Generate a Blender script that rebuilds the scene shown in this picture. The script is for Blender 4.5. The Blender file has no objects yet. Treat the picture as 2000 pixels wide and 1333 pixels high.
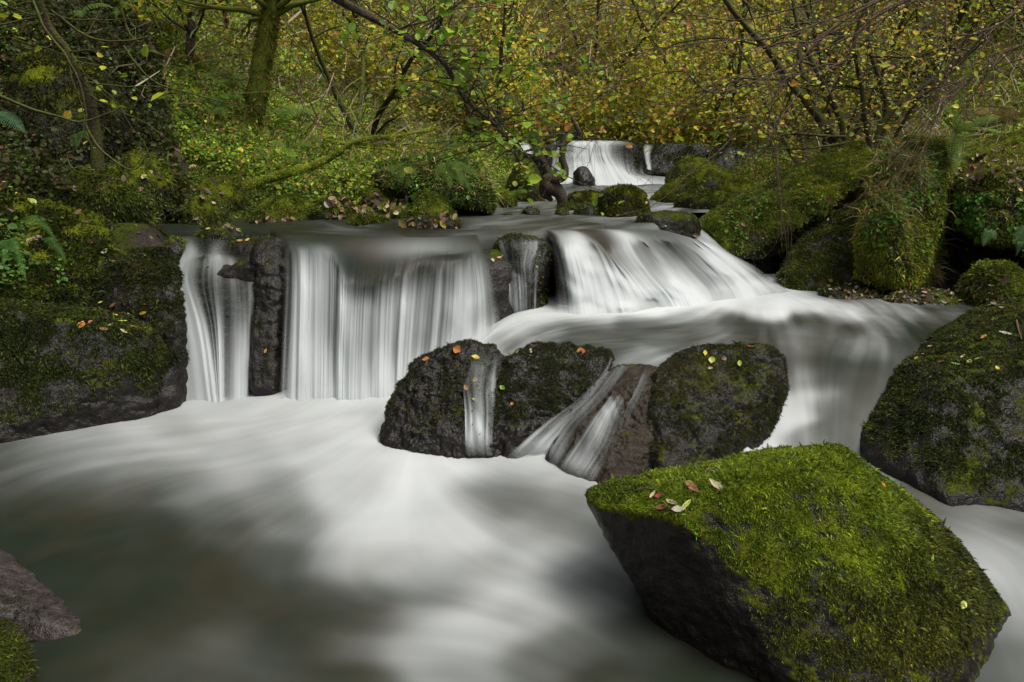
import bpy, bmesh, math, random
import numpy as np
from mathutils import Vector
R = math.radians
rng = np.random.default_rng(7)
random.seed(7)
scene = bpy.context.scene
COL = scene.collection

# ------------------------------------------------------------------ camera
CAM_H, PITCH, FPX = 1.5, R(15.4), 1333.0
cam_d = bpy.data.cameras.new('camera'); cam = bpy.data.objects.new('camera', cam_d); COL.objects.link(cam)
cam.location = (0, 0, CAM_H); cam.rotation_euler = (R(90) - PITCH, 0, 0)
cam_d.sensor_width = 36; cam_d.lens = 24; cam_d.clip_start = 0.05; cam_d.clip_end = 500
scene.camera = cam
# ------------------------------------------------------------------ sky and sun
SUN_EL, SUN_AZ = R(62), R(112)      # azimuth measured from +y (upstream) towards +x
world = bpy.data.worlds.new('World'); scene.world = world; world.use_nodes = True
nt = world.node_tree; nt.nodes.clear()
o_ = nt.nodes.new('ShaderNodeOutputWorld'); b_ = nt.nodes.new('ShaderNodeBackground'); s_ = nt.nodes.new('ShaderNodeTexSky')
s_.sky_type = 'NISHITA'; s_.sun_disc = False; s_.sun_elevation = SUN_EL; s_.sun_rotation = SUN_AZ
s_.air_density = 1.0; s_.dust_density = 6.0; s_.ozone_density = 0.3
b_.inputs['Strength'].default_value = 0.13
h_ = nt.nodes.new('ShaderNodeHueSaturation'); h_.inputs['Saturation'].default_value = .22   # overcast: nearly grey sky
nt.links.new(s_.outputs[0], h_.inputs['Color']); nt.links.new(h_.outputs[0], b_.inputs[0]); nt.links.new(b_.outputs[0], o_.inputs[0])
sun_d = bpy.data.lights.new('sun', 'SUN'); sun = bpy.data.objects.new('sun', sun_d); COL.objects.link(sun)
sun_d.energy = 1.6; sun_d.angle = R(24); sun_d.color = (1.0, 0.95, 0.87)
sd = Vector((math.sin(SUN_AZ) * math.cos(SUN_EL), math.cos(SUN_AZ) * math.cos(SUN_EL), math.sin(SUN_EL)))
sun.rotation_euler = sd.to_track_quat('Z', 'Y').to_euler()
vs = scene.view_settings; vs.view_transform = 'Standard'; vs.look = 'None'; vs.gamma = 1; vs.exposure = 0.50
scene.cycles.max_bounces = 6; scene.cycles.transparent_max_bounces = 16
scene.cycles.caustics_reflective = False; scene.cycles.caustics_refractive = False

# ------------------------------------------------------------------ helpers
def ray(px, py):
    x = (px - 1000) / FPX; u = (666.5 - py) / FPX
    c, s = math.cos(PITCH), math.sin(PITCH)
    return np.array([x, c + s * u, -s + c * u])
def PD(px, py, D):                      # point on the pixel's ray at world y = D
    d = ray(px, py); t = D / d[1]; return np.array([0, 0, CAM_H]) + d * t
def PZ(px, py, z=0.0):                  # point on the pixel's ray at height z
    d = ray(px, py); t = (z - CAM_H) / d[2]; return np.array([0, 0, CAM_H]) + d * t

def hash3(i, j, k, seed):
    h = (i * 374761393 + j * 668265263 + k * 2147483647 % 4294967291 + seed * 144665) & 0xFFFFFFFF
    h = ((h ^ (h >> 13)) * 1274126177) & 0xFFFFFFFF
    h = ((h ^ (h >> 16)) * 2246822519) & 0xFFFFFFFF
    return ((h ^ (h >> 15)) & 0xFFFFFF) / float(0xFFFFFF)
def vnoise(P, seed=0):
    P = np.asarray(P, float); F = np.floor(P).astype(np.int64); f = P - F; f = f * f * (3 - 2 * f)
    out = 0
    for a in (0, 1):
        wa = f[:, 0] if a else 1 - f[:, 0]
        for b in (0, 1):
            wb = f[:, 1] if b else 1 - f[:, 1]
            for c in (0, 1):
                wc = f[:, 2] if c else 1 - f[:, 2]
                out = out + wa * wb * wc * hash3(F[:, 0] + a, F[:, 1] + b, (F[:, 2] + c) * 1013, seed)
    return out * 2 - 1
def fbm(P, seed=0, octv=4, gain=0.5):
    P = np.asarray(P, float); s = 0; a = 1.0
    for o in range(octv):
        s = s + a * vnoise(P * (2.03 ** o) + 17.1 * o, seed + o); a *= gain
    return s
def sstep(a, b, x):
    t = np.clip((x - a) / (b - a), 0, 1); return t * t * (3 - 2 * t)

def mesh(name, V, F, mat=None, parent=None, col=None, smooth=True, attrs=None, uv=None):
    """V (n,3); F (m,k) or list of such arrays; one mesh object"""
    Fs = F if isinstance(F, list) else [F]
    V = np.ascontiguousarray(V, dtype=np.float32)
    me = bpy.data.meshes.new(name)
    me.vertices.add(len(V)); me.vertices.foreach_set('co', V.ravel())
    loops = np.concatenate([f.ravel() for f in Fs]).astype(np.int32)
    tot = np.concatenate([np.full(len(f), f.shape[1], np.int32) for f in Fs])
    st = np.concatenate([[0], np.cumsum(tot)[:-1]]).astype(np.int32)
    me.loops.add(len(loops)); me.loops.foreach_set('vertex_index', loops)
    me.polygons.add(len(tot)); me.polygons.foreach_set('loop_start', st)
    try: me.polygons.foreach_set('loop_total', tot)
    except Exception: pass
    me.polygons.foreach_set('use_smooth', np.full(len(tot), smooth))
    if col is not None:
        ca = me.attributes.new('col', 'FLOAT_COLOR', 'POINT')
        c4 = np.ones((len(V), 4), np.float32); c4[:, :3] = col; ca.data.foreach_set('color', c4.ravel())
    for k, a in (attrs or {}).items():
        at = me.attributes.new(k, 'FLOAT', 'POINT'); at.data.foreach_set('value', np.ascontiguousarray(a, dtype=np.float32))
    if uv is not None:
        ul = me.uv_layers.new(name='UVMap'); ul.data.foreach_set('uv', np.ascontiguousarray(uv[loops], dtype=np.float32).ravel())
    me.update(calc_edges=True)
    if mat: me.materials.append(mat)
    o = bpy.data.objects.new(name, me); COL.objects.link(o)
    if parent is not None: o.parent = parent
    return o
def tag(o, label=None, cat=None, group=None, kind=None):
    if label: o['label'] = label
    if cat: o['category'] = cat
    if group: o['group'] = group
    if kind: o['kind'] = kind
    return o
def thing(name, loc, label, cat, group=None):
    o = bpy.data.objects.new(name, None); COL.objects.link(o); o.location = [float(v) for v in loc]; o.empty_display_size = .1
    return tag(o, label, cat, group)
def grid_faces(nu, nv):                 # nu rows by nv columns, row-major
    i = np.arange((nu - 1) * (nv - 1)); r = i // (nv - 1); c = i % (nv - 1); a = r * nv + c
    return np.stack([a, a + 1, a + nv + 1, a + nv], 1)

# ------------------------------------------------------------------ materials
class NB:
    def __init__(s, name):
        s.m = bpy.data.materials.new(name); s.m.use_nodes = True; s.t = s.m.node_tree; s.t.nodes.clear()
        s.out = s.n('ShaderNodeOutputMaterial')
    def n(s, k, **kw):
        nd = s.t.nodes.new(k)
        for a, v in kw.items():
            if a.startswith('_'): setattr(nd, a[1:], v)
        return nd
    def L(s, a, b): s.t.links.new(a, b)
    def val(s, sock, v):
        if hasattr(v, 'links') or isinstance(v, bpy.types.NodeSocket): s.L(v, sock)
        else: sock.default_value = v
    def noise(s, vec, scale, detail=3, rough=.55, dist=0):
        nd = s.n('ShaderNodeTexNoise'); nd.inputs['Scale'].default_value = scale; nd.inputs['Detail'].default_value = detail
        nd.inputs['Roughness'].default_value = rough; nd.inputs['Distortion'].default_value = dist
        if vec is not None: s.L(vec, nd.inputs['Vector'])
        return nd.outputs['Fac']
    def ramp(s, fac, stops, interp='LINEAR'):
        nd = s.n('ShaderNodeValToRGB'); cr = nd.color_ramp; cr.interpolation = interp
        while len(cr.elements) < len(stops): cr.elements.new(.5)
        for e, (p, c) in zip(cr.elements, stops):
            e.position = p; e.color = (c, c, c, 1) if not hasattr(c, '__len__') else (*c, 1)
        s.L(fac, nd.inputs[0]); return nd.outputs[0]
    def mixc(s, f, a, b, mode='MIX'):
        nd = s.n('ShaderNodeMix'); nd.data_type = 'RGBA'; nd.blend_type = mode
        s.val(nd.inputs[0], f)
        s.val(nd.inputs[6], a if not isinstance(a, tuple) else (*a, 1)); s.val(nd.inputs[7], b if not isinstance(b, tuple) else (*b, 1))
        return nd.outputs[2]
    def math(s, op, a, b=0.0, clamp=False):
        nd = s.n('ShaderNodeMath'); nd.operation = op; nd.use_clamp = clamp; s.val(nd.inputs[0], a); s.val(nd.inputs[1], b); return nd.outputs[0]
    def attr(s, name): 
        nd = s.n('ShaderNodeAttribute'); nd.attribute_name = name; return nd
    def bump(s, h, strength, dist=.01, normal=None):
        nd = s.n('ShaderNodeBump'); nd.inputs['Strength'].default_value = strength; nd.inputs['Distance'].default_value = dist
        s.L(h, nd.inputs['Height'])
        if normal: s.L(normal, nd.inputs['Normal'])
        return nd.outputs[0]
    def bsdf(s, color, rough=.5, spec=.5, normal=None, **kw):
        nd = s.n('ShaderNodeBsdfPrincipled')
        s.val(nd.inputs['Base Color'], (*color, 1) if isinstance(color, tuple) else color)
        s.val(nd.inputs['Roughness'], rough); s.val(nd.inputs['Specular IOR Level'], spec)
        if normal: s.L(normal, nd.inputs['Normal'])
        return nd
    def mapping(s, vec, scale=(1, 1, 1), rot=(0, 0, 0)):
        nd = s.n('ShaderNodeMapping'); nd.inputs['Scale'].default_value = scale; nd.inputs['Rotation'].default_value = rot
        s.L(vec, nd.inputs['Vector']); return nd.outputs[0]

def rock_material(name, moss=0.5, wet=0.5, base=((.004, .0035, .003), (.016, .0125, .0095)), mossc=((.02, .03, .004), (.10, .13, .012)), strata=0.0):
    b = NB(name); tc = b.n('ShaderNodeTexCoord').outputs['Object']; geo = b.n('ShaderNodeNewGeometry')
    n1 = b.noise(tc, 3.5, 6, .62); n2 = b.noise(tc, 28, 5, .65); n3 = b.noise(tc, 130, 3, .6)
    stv = b.mapping(tc, (9, 9, 2.2) if not strata else (3, 16, 9), (.15, .1, 0) if not strata else (.5, .3, .6)); n4 = b.noise(stv, 1.6, 5, .65, 1.2)
    rockc = b.mixc(b.ramp(n2, [(.3, 0), (.7, 1)]), base[0], base[1])
    rockc = b.mixc(b.ramp(n4, [(.5, 0), (.75, .5)]), rockc, tuple(min(1, c * 1.5) for c in base[1]))
    sx = b.n('ShaderNodeSeparateXYZ'); b.L(geo.outputs['Normal'], sx.inputs[0])
    up = b.math('MULTIPLY_ADD', sx.outputs[2], .55); up.node.inputs[2].default_value = moss - .5
    f = b.math('ADD', up, b.math('MULTIPLY', b.math('SUBTRACT', n1, .5), 1.6))
    f = b.math('ADD', f, b.math('MULTIPLY', b.math('SUBTRACT', n2, .5), .5))
    mf = b.ramp(f, [(.30, 0), (.5, 1)])
    mc = b.mixc(b.ramp(n3, [(.35, 0), (.65, 1)]), mossc[0], mossc[1])
    mc = b.mixc(b.ramp(n2, [(.35, 0), (.7, .45)]), mc, (.045, .032, .010))
    col = b.mixc(mf, rockc, mc)
    rough = b.math('ADD', b.math('MULTIPLY', mf, .35), b.math('ADD', b.math('MULTIPLY', n2, .34), .24 - .22 * wet))
    h = b.math('ADD', b.math('MULTIPLY', n3, .22), b.math('ADD', b.math('MULTIPLY', n2, .8), b.math('MULTIPLY', n4, .5 + strata)))
    nb = b.bump(h, .75, .022)
    p = b.bsdf(col, rough, b.math('MULTIPLY_ADD', mf, -.45 ), nb)
    p.inputs['Specular IOR Level'].links[0].from_node.inputs[2].default_value = .24 + .10 * wet
    b.L(p.outputs[0], b.out.inputs[0]); return b.m

def leaf_material(name, trans=.45, rough=.45, spec=.3):
    b = NB(name); c = b.attr('col').outputs['Color']
    p = b.bsdf(c, rough, spec); t = b.n('ShaderNodeBsdfTranslucent'); b.L(c, t.inputs[0])
    m = b.n('ShaderNodeMixShader'); m.inputs[0].default_value = trans
    b.L(p.outputs[0], m.inputs[1]); b.L(t.outputs[0], m.inputs[2]); b.L(m.outputs[0], b.out.inputs[0]); return b.m

def bark_material(name, c0, c1, moss=.5, mc=((.03, .04, .005), (.10, .12, .012))):
    b = NB(name); tc = b.n('ShaderNodeTexCoord').outputs['Object']; geo = b.n('ShaderNodeNewGeometry')
    n1 = b.noise(tc, 6, 5, .6); n2 = b.noise(tc, 60, 4, .6)
    col = b.mixc(b.ramp(n2, [(.35, 0), (.65, 1)]), c0, c1)
    sx = b.n('ShaderNodeSeparateXYZ'); b.L(geo.outputs['Normal'], sx.inputs[0])
    f = b.math('ADD', b.math('MULTIPLY', sx.outputs[2], .3), b.math('ADD', b.math('MULTIPLY', n1, 1.4), moss - 1.0))
    mf = b.ramp(f, [(.2, 0), (.5, 1)])
    col = b.mixc(mf, col, b.mixc(n2, *mc))
    p = b.bsdf(col, .8, .25, b.bump(n2, .8, .02)); b.L(p.outputs[0], b.out.inputs[0]); return b.m

def water_material(name, deep=(.013, .018, .011), alpha=False, white=(.51, .53, .525), rough=.38):
    """still-looking water whose white aerated parts follow the foam attribute (0..1); cover = how much water hides the rock"""
    b = NB(name); f = b.math('POWER', b.attr('foam').outputs['Fac'], 1.7)
    tc = b.n('ShaderNodeTexCoord').outputs['Object']; dc = b.mixc(b.ramp(b.noise(tc, 1.7, 3, .6, .8), [(.42, 0), (.62, 1)]), deep, (deep[0] * 1.75, deep[1] * 1.2, deep[2] * 1.1)); col = b.mixc(f, dc, white)
    r = b.math('ADD', b.math('MULTIPLY', f, .6), rough)
    p = b.bsdf(col, r, .10)
    if alpha:
        cv = b.attr('cover').outputs['Fac']
        tl = b.n('ShaderNodeBsdfTranslucent'); b.L(col, tl.inputs[0]); mt = b.n('ShaderNodeMixShader'); mt.inputs[0].default_value = .15; b.L(p.outputs[0], mt.inputs[1]); b.L(tl.outputs[0], mt.inputs[2])
        t = b.n('ShaderNodeBsdfTransparent'); m = b.n('ShaderNodeMixShader'); b.L(cv, m.inputs[0])
        b.L(t.outputs[0], m.inputs[1]); b.L(mt.outputs[0], m.inputs[2])
        b.L(m.outputs[0], b.out.inputs[0])
    else: b.L(p.outputs[0], b.out.inputs[0])
    return b.m

M = {}
M['leaf'] = leaf_material('leaf'); M['moss_tuft'] = leaf_material('moss_tuft', .3, .65, .2)
M['fern'] = leaf_material('fern', .35, .7, .12)
M['litter'] = leaf_material('litter', .12, .4, .4)
M['water'] = water_material('pool_water'); M['fall'] = water_material('falling_water', (.024, .031, .025), True, (.55, .58, .58))
M['rock_moss'] = rock_material('mossy_rock', .62, .3, mossc=((.045, .06, .005), (.15, .18, .010)))
M['rock_dark'] = rock_material('wet_dark_rock', .25, .8)
M['rock_mid'] = rock_material('damp_rock', .42, .6)
M['rock_pale'] = rock_material('pale_slate', .05, .5, ((.014, .010, .009), (.055, .045, .041)))
M['rock_brown'] = rock_material('brown_slate', .16, .45, ((.007, .0045, .002), (.030, .019, .009)), strata=.6)
M['soil'] = rock_material('woodland_soil', .45, .1, ((.006, .005, .003), (.028, .018, .011)), ((.02, .03, .005), (.06, .085, .012)))
M['bark'] = bark_material('bark', (.03, .022, .014), (.09, .07, .05), .35)
M['bark_mossy'] = bark_material('mossy_bark', (.03, .022, .014), (.07, .05, .03), .62)
M['bark_moss'] = bark_material('thick_moss_bark', (.03, .03, .01), (.06, .05, .02), 1.0, ((.05, .07, .006), (.17, .20, .02)))
M['twig'] = bark_material('twig', (.06, .035, .022), (.15, .10, .07), .12)

# ------------------------------------------------------------------ scattered little meshes
LEAF6 = np.array([[0, 0, 0], [-.36, .30, .10], [-.34, .68, .09], [0, 1, 0], [.34, .68, .09], [.36, .30, .10]])
LEAF6[:, 2] *= 1.0
QF = np.array([[0, 1, 2, 3], [0, 3, 4, 5]])
def frames(n, normals, spread, down=0.0):
    """random in-plane direction d and normal for n leaves"""
    N = normals + rng.normal(0, spread, (n, 3)); N /= np.linalg.norm(N, axis=1)[:, None] + 1e-9
    D = rng.normal(0, 1, (n, 3)); D[:, 2] -= down
    D -= N * (D * N).sum(1)[:, None]; D /= np.linalg.norm(D, axis=1)[:, None] + 1e-9
    return D, N
def leaf_arrays(P, normals, size, spread=.5, down=0.0, template=LEAF6, width=1.0):
    n = len(P); D, N = frames(n, normals, spread, down); S = np.cross(D, N)
    size = np.broadcast_to(size, (n,))[:, None, None]
    T = template
    V = P[:, None, :] + size * (T[None, :, 0:1] * width * S[:, None, :] + T[None, :, 1:2] * D[:, None, :] + T[None, :, 2:3] * N[:, None, :])
    k = len(T); F = (QF[None] + (np.arange(n) * k)[:, None, None]).reshape(-1, 4)
    return V.reshape(-1, 3), F
def pick_colors(n, pal, weights, jit=.25):
    pal = np.array(pal); w = np.array(weights, float); w /= w.sum()
    c = pal[rng.choice(len(pal), n, p=w)]; c = c * np.exp(rng.normal(0, jit, (n, 1))) * np.exp(rng.normal(0, .08, (n, 3)))
    return np.clip(c, 0, .8)
def tri_sample(V, T, n, weight=None):
    a, b, c = V[T[:, 0]], V[T[:, 1]], V[T[:, 2]]; cr = np.cross(b - a, c - a); ar = np.linalg.norm(cr, axis=1) + 1e-12
    N = cr / ar[:, None]; w = ar if weight is None else ar * weight
    if w.sum() <= 0: return np.zeros((0, 3)), np.zeros((0, 3)), np.zeros(0, int)
    idx = rng.choice(len(T), n, p=w / w.sum()); u = np.sqrt(rng.random(n)); v = rng.random(n)
    P = a[idx] * (1 - u)[:, None] + b[idx] * (u * (1 - v))[:, None] + c[idx] * (u * v)[:, None]
    return P, N[idx], idx
def quads_to_tris(F):
    return np.concatenate([F[:, [0, 1, 2]], F[:, [0, 2, 3]]])

MOSS_PAL = [(.10, .135, .010), (.06, .085, .008), (.16, .18, .014), (.03, .045, .006), (.07, .050, .014)]
def moss_tufts(name, parent, V, T, n, length, pal=MOSS_PAL, wts=(4, 3, 2, 2, 1), thr=-.1, soft=.5, patch=2.2, origin=(0, 0, 0), seed=3, zmin=None, fern=False, up_bias=1.0, amount=0.0, low=None, pnw=.7, shun=None, wmul=1.0):
    a, b, c = V[T[:, 0]], V[T[:, 1]], V[T[:, 2]]; cen = (a + b + c) / 3
    cr = np.cross(b - a, c - a); N = cr / (np.linalg.norm(cr, axis=1)[:, None] + 1e-12)
    pn = fbm((cen + origin) * patch, seed, 4)
    w = sstep(thr - soft / 2, thr + soft / 2, N[:, 2] * up_bias + pn * pnw + amount)
    if shun: w = w * sstep(shun[3] + .12, shun[3] - .12, N @ np.array(shun[:3]) + .12 * pn)
    if zmin is not None: w = w * sstep(zmin, zmin + .08, cen[:, 2] + origin[2] + pn * .04)
    clump = sstep(-.45, .35, fbm((cen + origin) * (.22 / length), seed + 4, 3)); w = w * (.12 + .88 * clump)
    n = int(n * 1.35); P, Nn, idx = tri_sample(V, T, n, w)
    if len(P) == 0: return None
    # each tuft blade: 4 point strip, leaning out then drooping
    D = Nn * .8 + rng.normal(0, .55, (n, 3)); D[:, 2] -= .55 * (1 - Nn[:, 2]); D /= np.linalg.norm(D, axis=1)[:, None]
    S = np.cross(D, rng.normal(0, 1, (n, 3))); S /= np.linalg.norm(S, axis=1)[:, None] + 1e-9
    L = length * .72 * np.exp(rng.normal(0, .40, n)); Wd = L * (.13 if length > .013 else .10) * wmul
    P0 = P - Nn * L[:, None] * .15
    P1 = P0 + D * L[:, None] * .6; D2 = D.copy(); D2[:, 2] -= .7; D2 /= np.linalg.norm(D2, axis=1)[:, None]
    P2 = P1 + D2 * L[:, None] * .55
    VV = np.stack([P0 - S * (Wd * .4)[:, None], P0 + S * (Wd * .4)[:, None], P1 + S * Wd[:, None], P1 - S * Wd[:, None], P2], 1).reshape(-1, 3)
    k = np.arange(n) * 5
    Q = np.stack([k, k + 1, k + 2, k + 3], 1); T3 = np.stack([k + 3, k + 2, k + 4], 1)
    C = pick_colors(n, pal, wts, .22)
    big = fbm((P + origin) * 5, seed + 9, 3)[:, None]
    if low: k = rng.random(n) < sstep(low + .12, low - .10, P[:, 2] + origin[2] + .12 * big[:, 0]) * .8; C[k] = pick_colors(int(k.sum()), [(.05, .045, .012), (.03, .035, .008), (.07, .08, .010), (.025, .016, .008)], (3, 3, 2, 2), .25)  # brown-dark moss towards the waterline; its colour also paints shade on the front face
    C = C * np.exp(.35 * big)
    C[:, 0] *= np.exp(.12 * big[:, 0]); fine = fbm((P + origin) * (.25 / length), seed + 4, 2); C = C * np.exp(.45 * fine)[:, None]
    return mesh(name, VV, [Q, T3], M['moss_tuft'], parent, col=np.repeat(C, 5, 0))

# ------------------------------------------------------------------ rocks
_ico = {}
def ico(sub):
    if sub not in _ico:
        bm = bmesh.new(); bmesh.ops.create_icosphere(bm, subdivisions=sub, radius=1.0)
        V = np.array([v.co[:] for v in bm.verts]); F = np.array([[v.index for v in f.verts] for f in bm.faces]); bm.free()
        _ico[sub] = (V / np.linalg.norm(V, axis=1)[:, None], F)
    return _ico[sub]
def hull_planes(pts):
    bm = bmesh.new()
    for p in pts: bm.verts.new([float(v) for v in p])
    r = bmesh.ops.convex_hull(bm, input=bm.verts); bm.normal_update()
    c = np.mean(np.array(pts), 0); pl = []
    tot = []
    for f in bm.faces:
        n = np.array(f.normal[:]); h = float(np.dot(np.array(f.verts[0].co[:]) - c, n))
        if h < 0: n, h = -n, -h
        for i, (m, g, a) in enumerate(pl):
            if np.dot(m, n) > .992 and abs(g - h) < .03 * max(g, h) + .004: break
        else: pl.append((n, max(h, .01), f.calc_area()))
    bm.free(); return c, pl
def rock_shape(pts, sub=5, p=14, rough=.05, scale=1.0, seed=0, strata=0.0, sdir=(.3, .2, 1), chips=26):
    pts = np.array(pts); c, pl = hull_planes(pts); D, F = ico(sub)
    s = np.zeros(len(D)); p = p * 2.2
    for n, h, a in pl: s += np.maximum(0, D @ n / h) ** p
    if chips:                                                   # extra small facets knocked off the corners
        rr_ = np.random.default_rng(seed + 900); base = (s + 1e-30) ** (-1.0 / p); sup = D * base[:, None]
        for k in range(chips):
            n = rr_.normal(0, 1, 3); n /= np.linalg.norm(n); h = (sup @ n).max() - rr_.uniform(.01, .09 if chips < 40 else .17) * float(base.min()); s += np.maximum(0, D @ n / h) ** p
    r = s ** (-1.0 / p); V = D * r[:, None]
    size = float(np.mean(r))
    W = V + c
    Nn = np.zeros_like(V)   # vertex normals
    cr = np.cross(V[F[:, 1]] - V[F[:, 0]], V[F[:, 2]] - V[F[:, 0]])
    for k in range(3): np.add.at(Nn, F[:, k], cr)
    Nn /= np.linalg.norm(Nn, axis=1)[:, None] + 1e-12
    k = scale / max(size, .05)
    d = fbm(W * 1.6 * k, seed, 5, .5) * rough * size
    d2 = np.abs(fbm(W * 3.1 * k + 5, seed + 31, 4, .5)); d -= (np.clip(.10 - d2, 0, 1)) * rough * size * 3.0; d += (np.abs(fbm(W * 6.5 * k + 2, seed + 61, 3, .55)) - .4) * rough * size * .5; d += fbm(W * 22, seed + 71, 2, .6) * .0035
    if strata:
        sv = W @ (np.array(sdir) / np.linalg.norm(sdir)); q = sv * 14 / max(size, .2) * .6 + fbm(W * 2 * k, seed + 5, 2) * .9
        st = np.abs((q % 1) - .5) * 2; d += (sstep(.1, .6, st) - .5) * strata * size * sstep(-.3, .6, fbm(W * 1.7 * k, seed + 8, 3))
    V = V + Nn * d[:, None]
    return c, V, F
def rock(name, pts, label, mat='rock_moss', sub=5, p=14, rough=.05, seed=0, chips=26, strata=0.0, moss=None, extra=None, cat='boulder', group=None, sdir=(.3, .2, 1), scale=1.0):
    """one boulder: object mesh with its moss as a child"""
    c, V, F = rock_shape(pts, sub, p, rough, scale, seed, strata, sdir, chips)
    o = mesh(name, V, F, M[mat]); o.location = c.tolist(); tag(o, label, cat, group)
    if moss:
        kw = dict(moss); n = kw.pop('n'); ln = kw.pop('length')
        moss_tufts('moss', o, V, F, n, ln, origin=c, seed=seed + 50, **kw)
    o['_'] = 0; del o['_']
    ROCKS.append((o, c, V, F)); return o
ROCKS = []
def box_pts(x0, x1, yt, yb, D, depth, lean=0.0, zb=None, jit=.12, seed=0, tz=.65):
    """irregular hull for a rounded boulder seen at px x0..x1, py yt..yb whose waterline front is at world y = D"""
    r = random.Random(seed); a = PD(x0, yb, D); b = PD(x1, yb, D); t = PD((x0 + x1) / 2, yt, D + depth * .45)
    w = b[0] - a[0]; cx = (a[0] + b[0]) / 2; z0 = min(a[2], b[2]); h = t[2] - z0; zb = z0 - .35 * h - .05 if zb is None else zb
    pts = []
    for lev, (zz, sc) in enumerate(((zb, .9), (z0 + .12 * h, 1.0), (z0 + tz * h, .84), (z0 + h, .42))):
        for k in range(8):
            an = k * math.pi / 4 + r.uniform(-.25, .25); j = 1 + r.uniform(-jit, jit * .6)
            pts.append((cx + lean * w * (lev / 3 - .3) + math.cos(an) * w / 2 * sc * j, D + depth / 2 + math.sin(an) * depth / 2 * sc * j, zz - (r.uniform(0, jit) * h if lev > 1 else 0)))
    return pts

# ------------------------------------------------------------------ ground
def interp_line(v, pts): 
    a = np.array(pts, float); return np.interp(v, a[:, 0], a[:, 1])
LSH = [(-3, -2.2), (1.2, -1.65), (2.0, -2.1), (3.2, -2.75), (3.9, -2.2), (4.6, -2.5), (5.6, -2.6), (5.9, -1.5), (6.2, -.9), (6.7, -.4), (7.6, .1), (9, .45), (10.5, .55), (12, .4), (14, .3), (40, .3)]
RSH = [(-3, 3.6), (2.5, 3.2), (3.6, 3.2), (4.4, 3.8), (5.0, 4.2), (5.6, 4.3), (6.0, 3.9), (6.6, 3.1), (7.6, 2.7), (9, 2.6), (10.5, 3.2), (12, 3.4), (14, 2.6), (40, 2.6)]
def bed(x, y):
    lip = interp_line(x, [(-4, 5.0), (-1.6, 4.9), (-.4, 5.0), (0, 5.2), (.5, 5.5), (1, 5.8), (1.5, 6.25), (2.4, 6.8), (6, 6.8)])
    z = -.42 + .62 * sstep(3.55, 3.75, y) * sstep(-.35, .1, x)
    z = z + (.78 - z) * sstep(lip - .12, lip + .12, y)
    return z + .9 * sstep(12.1, 12.6, y) + .0 * y
def ground_z(x, y):
    base = bed(x, y)
    lvl = .05 + .82 * sstep(3.6, 5.2, y) + .75 * sstep(10, 13, y)
    n = fbm(np.stack([x * .7, y * .7, 0 * x], 1), 11, 5)
    dl = interp_line(y, LSH) - x + .12 * n; dr = x - interp_line(y, RSH) + .12 * n
    def prof(d, k, q): d = np.maximum(d, 0); return .03 * sstep(0, .35, d) + k * d + q * np.maximum(d - .8, 0) ** 2
    L = lvl + prof(dl, .10, .09) + .07 * n; Rr = lvl * .75 + .12 + prof(dr, .15, .08) + .12 * n
    z = np.where(dl > 0, base + (L - base) * sstep(0, .25, dl), base)
    z = np.where(dr > 0, base + (Rr - base) * sstep(0, .25, dr), z)
    z = z - .27 * np.exp(-((y - 6.25) / .55) ** 2) * sstep(-1.0, -1.6, x) * sstep(-4.3, -3.5, x)          # hollow in which the shore boulders sit
    z = z + .5 * np.maximum(y - 13, 0) * sstep(13, 15, y)
    return np.minimum(z, 13 + .1 * n)
def stretch(lo, hi, n, c, k):           # samples denser near c
    t = np.linspace(np.arcsinh((lo - c) / k), np.arcsinh((hi - c) / k), n); return c + k * np.sinh(t)
gx = stretch(-22, 22, 420, 0, 2.5); gy = stretch(-4, 40, 420, 5, 3.0)
GX, GY = np.meshgrid(gx, gy); GZ = ground_z(GX.ravel(), GY.ravel())
GV = np.stack([GX.ravel(), GY.ravel(), GZ], 1); GF = grid_faces(420, 420)
tag(mesh('ground', GV, GF, M['soil']), kind='structure')
def gz(x, y): return float(ground_z(np.array([float(x)]), np.array([float(y)]))[0])

# ------------------------------------------------------------------ water
def to_px(V):
    c, s = math.cos(PITCH), math.sin(PITCH); d = V - np.array([0, 0, CAM_H])
    f = np.maximum(d[:, 1] * c - d[:, 2] * s, .2); u = d[:, 1] * s + d[:, 2] * c
    return 1000 + d[:, 0] / f * FPX, 666.5 - u / f * FPX
def scatter_interp(px, py, ctrl, sig, ay=1.7):
    c = np.array(ctrl, float); out = np.zeros((len(px), c.shape[1] - 2)); W = np.zeros(len(px))
    for row in c:
        d2 = ((px - row[0]) ** 2 + (ay * (py - row[1])) ** 2) / sig ** 2
        w = np.exp(-d2 / 2) + 1e-4 / (1 + d2) ** 1.5
        W += w; out += w[:, None] * row[2:]
    return out / W[:, None]
def bilin(A, r, c):
    H, Wd = A.shape; r = np.clip(r, 0, H - 1.001); c = np.clip(c, 0, Wd - 1.001)
    i = r.astype(int); j = c.astype(int); a = r - i; b = c - j
    return A[i, j] * (1 - a) * (1 - b) + A[i + 1, j] * a * (1 - b) + A[i, j + 1] * (1 - a) * b + A[i + 1, j + 1] * a * b
def blur(A, k):
    for ax in (0, 1):
        P = np.pad(A, [(k, k) if a == ax else (0, 0) for a in (0, 1)], mode='edge'); cs = np.cumsum(P, axis=ax)
        z = np.zeros_like(np.take(cs, [0], ax)); cs = np.concatenate([z, cs], ax); n = A.shape[ax]
        A = (np.take(cs, range(2 * k + 1, 2 * k + 1 + n), ax) - np.take(cs, range(0, n), ax)) / (2 * k + 1)
    return A
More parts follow.
